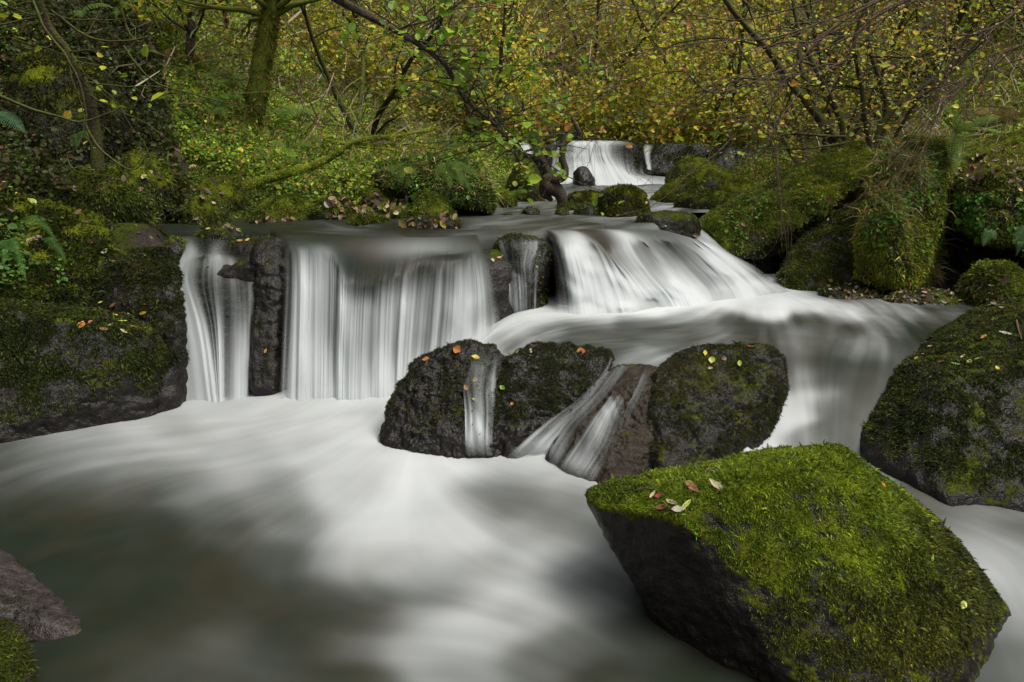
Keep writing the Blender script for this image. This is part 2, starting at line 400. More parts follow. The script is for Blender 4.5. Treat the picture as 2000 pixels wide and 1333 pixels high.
def lic(vx, vy, steps, seed, scales=((1, .4), (3, .9), (7, 1.0))):
    r_ = np.random.default_rng(seed); H, Wd = vx.shape; N = 0
    for k, a in scales:
        n = r_.random((H, Wd)); n = blur(blur(n, k), k) if k > 0 else n; n = (n - n.mean()) / n.std(); N = N + a * n
    m = np.sqrt(vx ** 2 + vy ** 2) + 1e-9; ux, uy = vx / m, vy / m
    R0, C0 = np.meshgrid(np.arange(H, dtype=float), np.arange(Wd, dtype=float), indexing='ij'); acc = N.copy()
    for sgn in (1, -1):
        r, c = R0.copy(), C0.copy()
        for i in range(steps):
            a = bilin(ux, r, c); b = bilin(uy, r, c); r = r + sgn * b * 1.3; c = c + sgn * a * 1.3
            acc = acc + bilin(N, r, c)
    return (acc - acc.mean()) / acc.std()
def water_grid(name, x0, x1, y0, y1, step, zf, foam_ctrl, flow_ctrl, zc, keep, sigf=46, steps=32, amp=.034, seed=1):
    xs = np.arange(x0, x1, step); ys = np.arange(y0, y1, step); X, Y = np.meshgrid(xs, ys); H, Wd = X.shape
    x, y = X.ravel(), Y.ravel(); z = zf(x, y); V = np.stack([x, y, z], 1); px, py = to_px(V)
    foam = scatter_interp(px, py, foam_ctrl, sigf)[:, 0]
    fc = []
    for (a, b, dx, dy) in flow_ctrl:
        p = PZ(a, b, zc); q = PZ(a + dx, b + dy, zc); v = (q - p)[:2]; v = v / np.linalg.norm(v); fc.append((a, b, v[0], v[1]))
    fl = scatter_interp(px, py, fc, 130)
    cu = fbm(np.stack([x * 1.5, y * 1.5, 0 * x], 1), seed + 200, 2) * .3; cr_, sr_ = np.cos(cu), np.sin(cu); fl = np.stack([fl[:, 0] * cr_ - fl[:, 1] * sr_, fl[:, 0] * sr_ + fl[:, 1] * cr_], 1)
    s = lic(fl[:, 0].reshape(H, Wd), fl[:, 1].reshape(H, Wd), steps, seed).ravel()
    s2 = fbm(np.stack([x * 2.2, y * 2.2, 0 * x], 1), seed + 77, 3)
    s = .75 * s + .5 * lic(fl[:, 0].reshape(H, Wd), fl[:, 1].reshape(H, Wd), 16, seed + 5, ((0, .7), (1, .8), (2, .5))).ravel()
    mid = np.clip(foam * (1 - foam) * 4, 0, 1) * .9 + .12
    foam = np.clip(foam + (amp * s + .13 * s2) * mid, 0, 1)
    V[:, 2] += .0012 * s * mid
    F = grid_faces(H, Wd); k = keep(x, y, z)
    F = F[k[F].all(1)]; used = np.unique(F); mp = np.zeros(len(V), int); mp[used] = np.arange(len(used))
    return tag(mesh(name, V[used], mp[F], M['water'], attrs={'foam': foam[used]}), kind='structure')

LOW_FOAM = [  # px, py, foam
 (0, 880, 0.291), (60, 885, 0.485), (150, 860, 0.601), (300, 840, 0.698), (420, 800, 0.795), (350, 870, 0.679), (560, 790, 0.795), (700, 790, 0.795), (740, 830, 0.795), (700, 880, 0.795), (600, 860, 0.795), (450, 900, 0.698), (250, 900, 0.563),
 (130, 920, 0.407), (0, 940, 0.213), (120, 970, 0.0962), (250, 960, 0.18), (380, 960, 0.361), (520, 960, 0.481), (660, 960, 0.795), (760, 950, 0.795), (850, 920, 0.795), (850, 985, 0.795), (950, 900, 0.757), (1050, 930, 0.776), (1150, 960, 0.66), (1010, 960, 0.213), (1080, 985, 0.272), (960, 945, 0.485),
 (1160, 1010, 0.436), (1000, 1030, 0.601), (880, 1050, 0.795), (1080, 1100, 0.698), (1150, 1160, 0.436), (700, 1040, 0.795), (560, 1020, 0.433), (430, 1030, 0.229), (300, 1030, 0.0842), (150, 1050, 0.0481), (0, 1000, 0.0601), (0, 1060, 0.0481), (220, 1130, 0.0601), (400, 1110, 0.0722), (540, 1090, 0.192), (680, 1100, 0.533), (820, 1120, 0.64), (960, 1150, 0.776), (1030, 1200, 0.582), (1150, 1250, 0.288),
 (300, 1180, 0.0722), (450, 1170, 0.0601), (600, 1170, 0.0962), (720, 1180, 0.272), (850, 1160, 0.33), (930, 1120, 0.485), (200, 1240, 0.109), (330, 1225, 0.0495), (430, 1240, 0.128), (540, 1232, 0.0396), (470, 1262, 0.148), (700, 1215, 0.109), (620, 1240, 0.109), (760, 1228, 0.613), (860, 1225, 0.757), (940, 1240, 0.613), (700, 1262, 0.556), (800, 1275, 0.645), (560, 1290, 0.148), (300, 1290, 0.128), (120, 1300, 0.0792), (400, 1330, 0.109), (700, 1320, 0.148), (900, 1310, 0.467), (1050, 1290, 0.247), (1200, 1330, 0.0989), (1350, 1330, 0.0485), (1250, 1250, 0.145),
 (1480, 880, 0.795), (1560, 850, 0.795), (1650, 890, 0.582), (1830, 1000, 0.306), (1900, 1020, 0.48), (1990, 1010, 0.349), (1980, 1070, 0.541), (1960, 1120, 0.524), (2000, 1200, 0.524), (1990, 1300, 0.367), (1900, 1320, 0.244), (2000, 980, 0.131)]
LOW_FLOW = [(750, 830, -60, 50), (600, 850, -90, 20), (400, 850, -90, 5), (200, 880, -90, 10), (50, 900, -90, 15), (100, 1000, -50, 40), (250, 1000, -70, 40), (400, 1000, -80, 30), (600, 980, -80, 40), (750, 980, -20, 60), (850, 980, 40, 50), (950, 920, 90, 20), (1080, 960, 80, 35), (1000, 1050, 60, 60), (900, 1100, 50, 70),
 (700, 1100, 20, 60), (550, 1100, -30, 60), (400, 1120, -20, 50), (250, 1120, 10, 50), (100, 1100, 40, 50), (300, 1220, 90, 20), (500, 1230, 90, 5), (700, 1240, 90, 10), (850, 1230, 80, -20), (1050, 1200, 50, 50), (1150, 1250, 60, 50), (500, 1320, 90, 20), (900, 1320, 80, 20), (1500, 880, -50, 50), (1900, 1040, 90, 40), (1980, 1150, 50, 90), (1990, 1300, 20, 90)]
def z_low(x, y):
    P = np.stack([x, y, 0 * x], 1); z = .018 * fbm(P * np.array([1.6, 2.6, 1]), 5, 3)
    a = PZ(760, 830); z += .04 * np.exp(-((x - a[0]) ** 2 / .35 + (y - a[1]) ** 2 / .12)); z += .06 * np.exp(-((y - 4.02 - .35 * np.maximum(x + .8, 0)) ** 2) / .016) * sstep(-2.15, -1.9, x) * sstep(.0, -.4, x) * (.6 + .4 * fbm(np.stack([x * 2.2, y * 2, 0 * x], 1), 91, 1))                       # boil under the main fall
    b = PZ(620, 1262); z += .034 * np.exp(-(((x - b[0]) + .1) ** 2 / .3 + (y - b[1] - .05 * np.sin(x * 6)) ** 2 / .02))  # standing wave near the camera
    c = PZ(880, 1240); z += .03 * np.exp(-((x - c[0]) ** 2 / .05 + (y - c[1]) ** 2 / .02))
    return z
water_grid('lower_pool', -3.6, 3.0, .9, 4.7, .0135, z_low, LOW_FOAM, LOW_FLOW, 0.0, lambda x, y, z: np.ones(len(x), bool), seed=3)

MID_FOAM = [(990, 648, 0.95), (940, 680, 0.95), (880, 690, 0.9), (820, 760, 0.95), (780, 800, 1), (1060, 625, 0.9), (1150, 612, 0.95), (1250, 600, 1), (1350, 590, 1), (1450, 575, 1), (1550, 570, 0.98), (1600, 590, 0.85), (1480, 605, 0.92), (1350, 618, 0.525), (1650, 600, 0.75), (1750, 610, 0.5), (1850, 615, 0.3), (1900, 600, 0.12), (1700, 590, 0.45), (1600, 570, 0.5), (1650, 575, 0.25),
 (1000, 668, 0.55), (1080, 650, 0.45), (1150, 645, 0.262), (1250, 640, 0.135), (1350, 640, 0.09), (1450, 640, 0.105), (1600, 632, 0.188), (1750, 640, 0.225), (1850, 635, 0.165), (1120, 675, 0.15), (1200, 680, 0.165), (1300, 662, 0.195), (1400, 665, 0.24), (1500, 660, 0.165), (1560, 675, 0.225), (1650, 660, 0.165), (1690, 670, 0.413), (1700, 690, 0.375), (1760, 680, 0.135), (1800, 650, 0.15), (1250, 700, 0.375),
 (1560, 720, 0.135), (1590, 750, 0.09), (1565, 740, 0.562), (1580, 770, 0.9), (1640, 730, 0.158), (1720, 720, 0.147), (1700, 760, 0.178), (1650, 800, 0.189), (1600, 790, 0.413), (1560, 800, 0.92), (1520, 830, 0.95), (1490, 870, 0.95), (1570, 860, 0.562), (1620, 850, 0.237), (1660, 850, 0.21), (1700, 800, 0.158), (1740, 790, 0.132)]
MID_FLOW = [(800, 780, -50, 60), (900, 680, -90, 30), (1000, 650, -90, 30), (1150, 630, -90, 15), (1300, 610, -90, 10), (1450, 580, 30, 20), (1600, 590, 90, 12), (1750, 610, 90, 14), (1850, 630, 20, 20), (1800, 660, -90, 25), (1650, 650, -90, 5), (1400, 650, -90, -3), (1150, 670, -90, 10), (1500, 680, 60, 20), (1600, 700, 60, 30), (1720, 720, -60, 60), (1640, 800, -50, 70), (1520, 840, -50, 60), (1570, 760, -10, 60)]
def z_mid(x, y):
    P = np.stack([x, y, 0 * x], 1)
    drop = np.clip((4.0 - y) / .82, 0, 1.2) ** 1.5 * sstep(.95, 1.3, x)
    z = .41 * sstep(-.85, .15, x) * (1 - drop * 1.04) - .05 * sstep(3.9, 3.55, y) * sstep(1.3, 1.1, x) - .16 * sstep(3.68, 3.52, y) * sstep(1.2, 1.1, x) + .006 * fbm(P * np.array([2, 3, 1]), 25, 3)
    a = PZ(1560, 800, .2); z += .035 * np.exp(-((x - a[0]) ** 2 / .03 + (y - a[1]) ** 2 / .06))
    b = PZ(1350, 590, .41); z += .006 * np.exp(-((y - 5.0 - .3 * np.maximum(x - .8, 0)) ** 2 / .05)) * sstep(.3, .9, x)
    return z
water_grid('middle_pool', -.45, 4.3, 3.05, 6.3, .0125, z_mid, MID_FOAM, MID_FLOW, .41,
           lambda x, y, z: (y > np.where(x < 1.16, np.where(x > .05, np.where((x > .5) & (x < 1.05), 3.53, 3.70), 3.80), 3.1)) & (x > -.42 + .0 * z), sigf=23, amp=.10, seed=9)

UP_FOAM = [(450, 455, 0.03), (600, 450, 0.024), (700, 443, 0.21), (640, 438, 0.18), (760, 447, 0.12), (850, 450, 0.072), (900, 445, 0.24), (950, 440, 0.33), (1000, 430, 0.3), (1000, 415, 0.33), (1050, 425, 0.21), (1100, 435, 0.36), (1150, 432, 0.372), (1200, 428, 0.3), (1250, 440, 0.32), (1150, 448, 0.12), (1300, 425, 0.36), (1350, 410, 0.48), (1420, 412, 0.32), (1300, 448, 0.36), (1380, 445, 0.24), (980, 455, 0.12), (1100, 452, 0.12), (1200, 385, 0.36), (1280, 385, 0.48), (1100, 390, 0.42)]
UP_FLOW = [(500, 450, 90, 8), (700, 445, 90, 5), (900, 440, -90, 12), (1100, 435, -90, 12), (1300, 435, -90, 14), (1400, 415, -90, 8), (1000, 415, -60, 10)]
def z_up(x, y):
    P = np.stack([x, y, 0 * x], 1); front = interp_line(x, [(-3, 5.35), (-1.85, 5.3), (-1.6, 5.0), (-.6, 5.0), (-.2, 5.15), (.4, 5.45), (.85, 5.6), (1.3, 5.85), (1.8, 6.15), (3.4, 6.3)])
    r = .925 + .018 * fbm(P * np.array([2.2, 4.5, 1]), 45, 3) * sstep(5.1, 5.6, y)
    return r - .5 * sstep(front, front - .3, y) + .10 * sstep(9.5, 11, y)
water_grid('upper_stream', -2.9, 3.4, 4.5, 11.6, .02, z_up, UP_FOAM, UP_FLOW, .93, lambda x, y, z: (z > .6) & ((y > 7.05) | (x < 1.66 + .12 * (y - 6))), sigf=26, amp=.14, seed=14)

def catmull(A, n):
    """interpolate along axis 0 of A to n samples"""
    m = len(A); P = np.concatenate([2 * A[:1] - A[1:2], A, 2 * A[-1:] - A[-2:-1]]); t = np.linspace(0, m - 1 - 1e-6, n); i = t.astype(int); f = (t - i).reshape((-1,) + (1,) * (A.ndim - 1))
    p0, p1, p2, p3 = P[i], P[i + 1], P[i + 2], P[i + 3]
    return .5 * (2 * p1 + (p2 - p0) * f + (2 * p0 - 5 * p1 + 4 * p2 - p3) * f ** 2 + (3 * p1 - p0 - 3 * p2 + p3) * f ** 3)
def noise1(u, v, seed): return vnoise(np.stack([u, v, 0 * u + seed * 3.7], 1), seed)
def cast(px, py, objs):
    d = Vector([float(v) for v in ray(px, py)]).normalized(); best = None
    for o in objs:
        org = Vector((0, 0, CAM_H)) - o.location; ok, loc, nrm, _ = o.ray_cast(org, d)
        if ok and (best is None or (loc - org).length < best[0]): best = ((loc - org).length, loc + o.location, nrm)
    return best
def sheet(name, cols, nu, nv, parent=None, label=None, cat=None, drape=None, off=.012, fine=1.0, kf=.24, kc=.5, push=.02, seed=0, start=.35, group=None, fade=.05, edge=True, soft=.0, lump=.02, ribbon=False):
    """falling water: cols = flow lines, each a list of (px, py, world y, foam, cover)"""
    A = np.array([[(*PD(p[0], p[1], p[2]), p[3], p[4]) for p in c] for c in cols])
    A = catmull(A, nu); A = catmull(np.swapaxes(A, 0, 1), nv)          # (nv, nu, 5)
    if drape:
        bpy.context.view_layer.update(); c = A[..., :3] - np.array([0, 0, CAM_H]); t = np.linalg.norm(c, axis=2); c /= t[..., None]; px_, py_ = to_px(A[..., :3].reshape(-1, 3)); px_ = px_.reshape(t.shape); py_ = py_.reshape(t.shape); th = t.copy()
        for i in range(nv):
            for j in range(nu):
                h = cast(px_[i, j], py_[i, j], drape)
                if h: th[i, j] = h[0]
        th = blur(blur(th, 3), 3) - off; A[..., :3] = np.array([0, 0, CAM_H]) + c * th[..., None]
    mid = A[nv // 2, :, :3]; du = np.concatenate([[0], np.cumsum(np.linalg.norm(np.diff(mid, axis=0), axis=1))])
    U, Vv = np.meshgrid(du, np.linspace(0, 1, nv)); u, v = U.ravel(), Vv.ravel()
    s = 1.2 * noise1(u * 6 * fine, v * .5, seed) + .9 * noise1(u * 19 * fine, v * .8, seed + 1) + .55 * noise1(u * 48 * fine, v * 1.3, seed + 2) + .2 * noise1(u * 110 * fine, v * 2.0, seed + 3)
    s = s / 1.1
    su = start + .05 * noise1(u * 5, v * 0, seed + 20) + .04 * noise1(u * 22, v * 0, seed + 21); g = sstep(su - .04, su + .05, v)                              # threads form after the crest
    foam = A[..., 3].ravel(); cov = A[..., 4].ravel()
    foam = np.clip(foam + kf * s * (.10 + .90 * g), 0, 1)
    c = np.clip(cov + kc * s * g * np.clip((1.3 - cov) * 2, 0, 1), 0, 1)
    uu = (u / du[-1]); 
    if ribbon: c = c * .82 * sstep(0, .16, v + .04 * s) * sstep(1.03, .88, v + .03 * s); uu = uu + .10 * noise1(v * 4, 0 * v, seed + 60) * np.sign(.5 - uu) * np.abs(.5 - uu) * 2
    if edge: c = c * sstep(0, fade, uu + .02 * s) * sstep(1, 1 - fade, uu + .02 * s)
    c = c * (1 - soft * sstep(.86, 1.0, v + .05 * s)); foam = np.clip(foam + .38 * sstep(.70, .97, v + .05 * s), 0, 1)
    V = A[..., :3].reshape(-1, 3)
    dirn = V - np.array([0, 0, CAM_H]); dirn[:, 2] = 0; dirn /= np.linalg.norm(dirn, axis=1)[:, None]
    lm = fbm(np.stack([u * 3.2, v * 2.6, 0 * u + seed], 1), seed + 40, 3); foam = np.clip(foam + 4 * lump * lm * g, 0, 1); V = V - dirn * (push * s * (.15 + .85 * g) + lump * lm * g)[:, None]
    o = mesh(name, V, grid_faces(nv, nu), M['fall'], parent, attrs={'foam': foam, 'cover': c})
    if label: tag(o, label, cat, group)
    return o

MAIN = [
 [(520, 450, 5.35, .05, 1), (535, 468, 4.75, .05, 1), (545, 482, 4.47, .1, .8), (550, 540, 4.32, .59, .6), (545, 650, 4.18, .79, .6), (538, 800, 3.98, .7, .7)],
 [(590, 450, 5.35, .05, 1), (595, 468, 4.75, .06, 1), (598, 490, 4.44, .3, .95), (598, 560, 4.27, .84, .8), (596, 670, 4.15, .86, .8), (594, 805, 3.96, .8, .95)],
 [(660, 450, 5.35, .05, 1), (645, 470, 4.70, .05, 1), (640, 500, 4.42, .5, 1), (640, 570, 4.26, .90, .76), (638, 680, 4.14, .94, .76), (636, 808, 3.95, .85, 1)],
 [(720, 450, 5.35, .05, 1), (700, 480, 4.56, .12, 1), (690, 540, 4.28, .04, 1), (686, 600, 4.20, .86, .76), (682, 700, 4.10, .90, .76), (680, 810, 3.94, .9, 1)],
 [(790, 450, 5.35, .06, 1), (775, 484, 4.54, .42, 1), (762, 535, 4.30, .05, 1), (756, 600, 4.22, .92, .8), (752, 700, 4.12, .95, .8), (750, 808, 3.95, 1, 1)],
 [(850, 450, 5.35, .1, 1), (840, 484, 4.57, .50, 1), (828, 515, 4.40, .10, 1), (820, 590, 4.28, .86, .8), (812, 690, 4.18, .90, .8), (805, 780, 4.06, .95, 1)],
 [(890, 450, 5.35, .1, 1), (890, 484, 4.58, .32, 1), (888, 512, 4.46, .12, 1), (885, 590, 4.34, .82, .76), (878, 670, 4.26, .84, .76), (870, 745, 4.15, .9, 1)],
 [(915, 450, 5.35, .05, 1), (925, 475, 4.75, .15, 1), (932, 508, 4.60, .3, 1), (938, 580, 4.48, .74, .8), (938, 640, 4.42, .76, .8), (935, 700, 4.32, .9, 1)],
 [(930, 450, 5.35, .05, 1), (942, 474, 4.85, .08, 1), (955, 508, 4.70, .15, .95), (968, 560, 4.62, .54, .6), (976, 610, 4.58, .74, .7), (980, 655, 4.52, .9, 1)]]
main = sheet('waterfall', MAIN, 760, 150, label='widest grey-white curtain of silky falling water, dropping into the large pool', cat='waterfall', seed=1, start=.42, lump=.03, kf=.21, kc=.30, soft=.25)

LEFTC = [
 [(352, 462, 5.1, .1, .2), (362, 480, 4.9, .45, .7), (350, 512, 4.6, .5, .9), (336, 545, 4.4, .6, .9), (345, 640, 4.22, .7, .8), (362, 790, 4.02, .7, .6)],
 [(372, 462, 5.1, .2, .5), (378, 490, 4.85, .6, .8), (368, 514, 4.6, .55, 1), (362, 550, 4.38, .6, .9), (385, 640, 4.18, .85, 1), (405, 790, 4.0, .85, 1)],
 [(400, 466, 5.0, .1, .3), (400, 492, 4.8, .3, .4), (395, 514, 4.6, .5, 1), (392, 560, 4.38, .35, .6), (412, 650, 4.2, .5, .55), (425, 790, 4.0, .75, .85)],
 [(430, 468, 4.95, .3, .4), (420, 492, 4.75, .6, .6), (425, 514, 4.6, .5, 1), (425, 560, 4.36, .3, .5), (430, 650, 4.22, .6, .7), (432, 785, 4.02, .7, .8)],
 [(450, 470, 4.95, .1, .2), (448, 492, 4.75, .2, .2), (452, 516, 4.6, .4, .9), (455, 565, 4.36, .25, .45), (455, 650, 4.24, .3, .35), (455, 785, 4.04, .4, .5)],
 [(470, 470, 4.9, .0, .2), (468, 495, 4.7, .1, .1), (472, 520, 4.58, .2, .6), (476, 570, 4.36, .3, .3), (480, 650, 4.26, .6, .6), (478, 780, 4.05, .7, .6)],
 [(520, 468, 4.8, .0, .6), (505, 490, 4.6, .2, .3), (502, 520, 4.5, .5, .6), (500, 580, 4.36, .5, .6), (494, 650, 4.28, .5, .5), (488, 775, 4.08, .5, .3)]]
sheet('waterfall', LEFTC, 300, 140, label='thin stepped cascade beside the mossy ledge, left of a dark rock pillar', cat='waterfall', seed=5, start=.3, kf=.2, kc=.36, push=.012)

RIGHT = [
 [(1010, 449, 5.4, .1, .9), (1040, 458, 5.15, .15, .7), (1068, 500, 4.86, .4, .35), (1078, 540, 4.80, .5, .35), (1082, 590, 4.74, .55, .5), (1085, 625, 4.68, .8, .8)],
 [(1075, 448, 5.45, .2, 1), (1098, 462, 5.05, .6, 1), (1106, 500, 4.88, .85, .95), (1115, 545, 4.80, .9, .95), (1122, 590, 4.72, .95, 1), (1125, 622, 4.64, 1, 1)],
 [(1100, 447, 5.5, .2, 1), (1128, 458, 5.15, .7, 1), (1148, 495, 4.95, .95, 1), (1165, 540, 4.84, .95, 1), (1178, 585, 4.76, 1, 1), (1185, 615, 4.68, 1, 1)],
 [(1118, 447, 5.5, .12, 1), (1150, 458, 5.2, .12, 1), (1178, 490, 5.0, .15, 1), (1200, 535, 4.9, .9, 1), (1220, 580, 4.80, 1, 1), (1230, 610, 4.72, 1, 1)],
 [(1140, 446, 5.55, .1, 1), (1172, 455, 5.3, .1, 1), (1198, 500, 5.02, .1, 1), (1228, 540, 4.94, .8, 1), (1255, 580, 4.85, 1, 1), (1270, 606, 4.78, 1, 1)],
 [(1185, 446, 5.6, .2, 1), (1215, 458, 5.35, .85, 1), (1235, 495, 5.1, .7, 1), (1262, 535, 5.0, .85, 1), (1295, 575, 4.92, 1, 1), (1312, 602, 4.85, 1, 1)],
 [(1220, 446, 5.65, .3, 1), (1255, 460, 5.42, .4, 1), (1288, 495, 5.25, .6, 1), (1320, 535, 5.15, .9, 1), (1350, 570, 5.05, 1, 1), (1365, 598, 4.95, 1, 1)],
 [(1260, 445, 5.75, .35, 1), (1300, 458, 5.6, .3, 1), (1345, 490, 5.45, .55, 1), (1385, 528, 5.35, .85, 1), (1415, 560, 5.25, .95, 1), (1430, 590, 5.1, 1, 1)],
 [(1320, 443, 6.0, .4, 1), (1345, 456, 5.9, .5, 1), (1395, 485, 5.75, .75, 1), (1440, 520, 5.65, .9, 1), (1475, 550, 5.5, .85, 1), (1500, 578, 5.3, 1, 1)],
 [(1365, 445, 6.1, .5, 1), (1382, 458, 6.05, .8, 1), (1425, 495, 5.95, .8, 1), (1470, 520, 5.85, .7, .9), (1515, 552, 5.65, .6, .7), (1550, 572, 5.4, .8, .8)]]
sheet('waterfall', RIGHT, 620, 150, label='bright white cascade fanning down beside the long mossy slab', cat='waterfall', seed=9, start=.3, kf=.15, kc=.35, fine=.65, push=.02, lump=.06)

FAR = [
 [(1060, 279, 12.4, .1, .8), (1072, 281, 12.05, .5, .8), (1066, 300, 11.9, .5, .6), (1070, 330, 11.7, .6, .6), (1080, 360, 11.2, .85, .9), (1080, 400, 10.2, .9, 1)],
 [(1098, 276, 12.4, .1, .9), (1100, 279, 12.0, .85, 1), (1098, 300, 11.9, .9, .95), (1100, 330, 11.7, .9, .9), (1112, 360, 11.1, .95, 1), (1120, 400, 10.1, .95, 1)],
 [(1150, 275, 12.4, .1, 1), (1150, 278, 12.0, .85, 1), (1150, 302, 11.88, .95, .95), (1155, 326, 11.7, 1, 1), (1162, 356, 11.1, 1, 1), (1170, 392, 10.2, .9, 1)],
 [(1190, 275, 12.4, .1, 1), (1190, 278, 12.0, .85, 1), (1192, 302, 11.88, .8, .8), (1205, 330, 11.65, 1, 1), (1225, 356, 11.0, 1, 1), (1235, 388, 10.2, .9, 1)],
 [(1226, 277, 12.4, .1, .8), (1226, 280, 12.0, .5, .6), (1228, 305, 11.9, .4, .35), (1232, 338, 11.6, .9, .9), (1262, 352, 11.2, .95, 1), (1280, 380, 10.4, .9, 1)],
 [(1250, 285, 12.4, .1, .0), (1255, 290, 12.0, .2, .0), (1258, 312, 11.95, .3, .2), (1262, 340, 11.6, .8, .8), (1310, 348, 11.2, .9, 1), (1330, 372, 10.6, .8, .9)]]
sheet('waterfall', FAR, 320, 110, label='distant white fall upstream, seen behind the crooked tree', cat='waterfall', seed=13, start=.22, kf=.25, kc=.35, fine=.55, push=.03)
sheet('waterfall', [[(1012, 278, 12.3, .3, .7), (1012, 284, 12.1, .8, .8), (1020, 298, 11.9, .8, .7)], [(1036, 280, 12.3, .3, .7), (1038, 287, 12.1, .8, .8), (1044, 302, 11.9, .8, .7)]], 60, 30,
      label='small white patch of falling water behind twigs, beside the distant fall', cat='waterfall', seed=15, start=.1, fine=.5)
sheet('waterfall', [[(1254, 282, 12.05, .5, .2), (1256, 300, 11.95, .7, .8), (1262, 330, 11.7, .8, .9)], [(1264, 282, 12.05, .5, .6), (1262, 300, 11.95, .8, .7), (1268, 332, 11.7, .8, .9)], [(1280, 284, 12.05, .5, .3), (1272, 302, 11.95, .8, .7), (1274, 333, 11.7, .8, .6)]], 60, 50,
      label='narrow double trickle down the dark cliff past the distant fall', cat='waterfall', seed=16, start=.1, fine=.6, fade=.3, kc=.8)

# ------------------------------------------------------------------ boulders
Z = lambda px, py, z=0.0: tuple(PZ(px, py, z)); D_ = lambda px, py, d: tuple(PD(px, py, d))
def dn(pts, dz): return [(p[0], p[1], p[2] + dz) for p in pts]
hero = [D_(1138, 964, 2.14), D_(1150, 984, 2.07), D_(1165, 955, 2.2), D_(1290, 925, 2.42), D_(1315, 1018, 1.84), D_(1400, 985, 1.84), D_(1500, 925, 1.90), D_(1560, 868, 2.30), D_(1640, 862, 2.26), D_(1690, 900, 2.15), D_(1760, 955, 2.22), D_(1860, 1035, 2.22), D_(1930, 1120, 2.15), D_(1985, 1200, 2.02),
        D_(1890, 1240, 1.70), D_(1700, 960, 1.95), Z(1262, 1215), Z(1440, 1325), Z(1600, 1400), Z(1850, 1400), Z(1950, 1250)]
hero += [(.62, 2.2, -.35), (.75, 1.75, -.4), (1.5, 1.6, -.4), (1.75, 2.3, -.4), (.9, 2.5, -.3)]
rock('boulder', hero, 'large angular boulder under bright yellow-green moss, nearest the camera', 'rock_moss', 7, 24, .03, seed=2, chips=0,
     moss=dict(n=560000, length=.0085, thr=.15, soft=.3, patch=2.0, amount=.05, zmin=.02, low=.30, pnw=.3, shun=(-.75, -.6, -.2, .52), pal=[(0.1508, 0.2167, 0.0083), (0.1065, 0.16, 0.0083), (0.213, 0.2735, 0.0124), (0.0532, 0.0826, 0.0062), (0.0799, 0.0619, 0.0144)], wts=(4, 3, 3, 1.5, 1)))  # low zone: brown wet moss plus the front face's shade put into its colour
DK2 = [(.035, .042, .008), (.02, .022, .008), (.06, .065, .010)]
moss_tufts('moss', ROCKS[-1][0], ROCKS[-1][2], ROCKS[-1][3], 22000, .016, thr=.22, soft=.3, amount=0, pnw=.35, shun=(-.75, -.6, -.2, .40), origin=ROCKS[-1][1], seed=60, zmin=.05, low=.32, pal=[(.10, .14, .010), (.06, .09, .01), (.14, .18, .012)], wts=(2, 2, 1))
rA = [Z(715, 872), Z(800, 892), Z(905, 890), Z(985, 890), D_(782, 745, 3.55), D_(825, 693, 3.66), D_(900, 672, 3.74), D_(985, 676, 3.74), D_(900, 712, 3.56), D_(830, 750, 3.5), D_(990, 712, 3.6), D_(850, 690, 3.85), D_(870, 800, 3.32), D_(980, 800, 3.36)]
ra_ = rock('boulder', dn(rA, .04) + dn([Z(715, 872), Z(905, 890), Z(985, 890)], -.3) + [(-.4, 4.1, -.2), (.1, 4.1, -.2)], 'black wet rock with orange leaves on its crown, beside the white plunge', 'rock_dark', 7, 12, .10, seed=11, chips=55,
     moss=dict(n=26000, length=.012, thr=.35, amount=-.1, zmin=.1, pal=DK2, wts=(3, 3, 2)))
rB = [D_(990, 694, 3.62), D_(1060, 668, 3.72), D_(1130, 674, 3.72), D_(1198, 684, 3.74), D_(1000, 722, 3.54), D_(1130, 722, 3.54), D_(1195, 702, 3.66), Z(950, 888), Z(1040, 892), Z(1120, 860, .05), D_(1180, 760, 3.5), D_(990, 800, 3.36)]
rb_ = rock('boulder', dn(rB, .04) + dn([Z(950, 888), Z(1040, 892)], -.3) + [(.1, 4.1, -.2), (.65, 4.1, -.2)], 'black rock topped by a curled brown leaf, between two trickles', 'rock_dark', 7, 12, .085, seed=12, chips=55,
     moss=dict(n=60000, length=.012, thr=.05, amount=.0, zmin=.12, pal=DK2, wts=(3, 3, 2)))
rC = [D_(1185, 706, 3.66), D_(1275, 694, 3.68), D_(1300, 720, 3.5), Z(1060, 898), Z(1110, 925), Z(1185, 964), Z(1275, 940), D_(1120, 800, 3.35), D_(1278, 860, 3.08), D_(1200, 770, 3.4)]
rc_ = rock('boulder', rC + dn([Z(1060, 898), Z(1185, 964), Z(1275, 940)], -.3) + [(.4, 3.9, -.2), (.9, 3.9, -.2)], 'brown streaked slab that water slides across, between two dark rocks', 'rock_brown', 7, 14, .055, seed=13, strata=.02, sdir=(.7, .1, .7))
rD = [D_(1262, 735, 3.45), D_(1330, 686, 3.64), D_(1440, 673, 3.72), D_(1505, 682, 3.72), D_(1547, 712, 3.62), D_(1400, 722, 3.42), D_(1515, 745, 3.38), D_(1545, 790, 3.40), Z(1250, 940), Z(1290, 955), Z(1400, 925), Z(1470, 895), D_(1255, 830, 3.15), D_(1530, 830, 3.4)]
rd_ = rock('boulder', dn(rD, .04) + dn([Z(1250, 940), Z(1400, 920), Z(1470, 895)], -.3) + [(.95, 4.0, -.2), (1.6, 4.0, -.2)], 'squat dark boulder with flat wet leafy top, behind the bright mossy boulder', 'rock_mid', 7, 13, .065, seed=14, chips=55,
     moss=dict(n=90000, length=.011, thr=-.35, soft=.8, zmin=.06, amount=.2, pal=[(.035, .042, .008), (.055, .065, .01), (.03, .022, .01), (.02, .022, .01)], wts=(3, 2, 3, 2)))
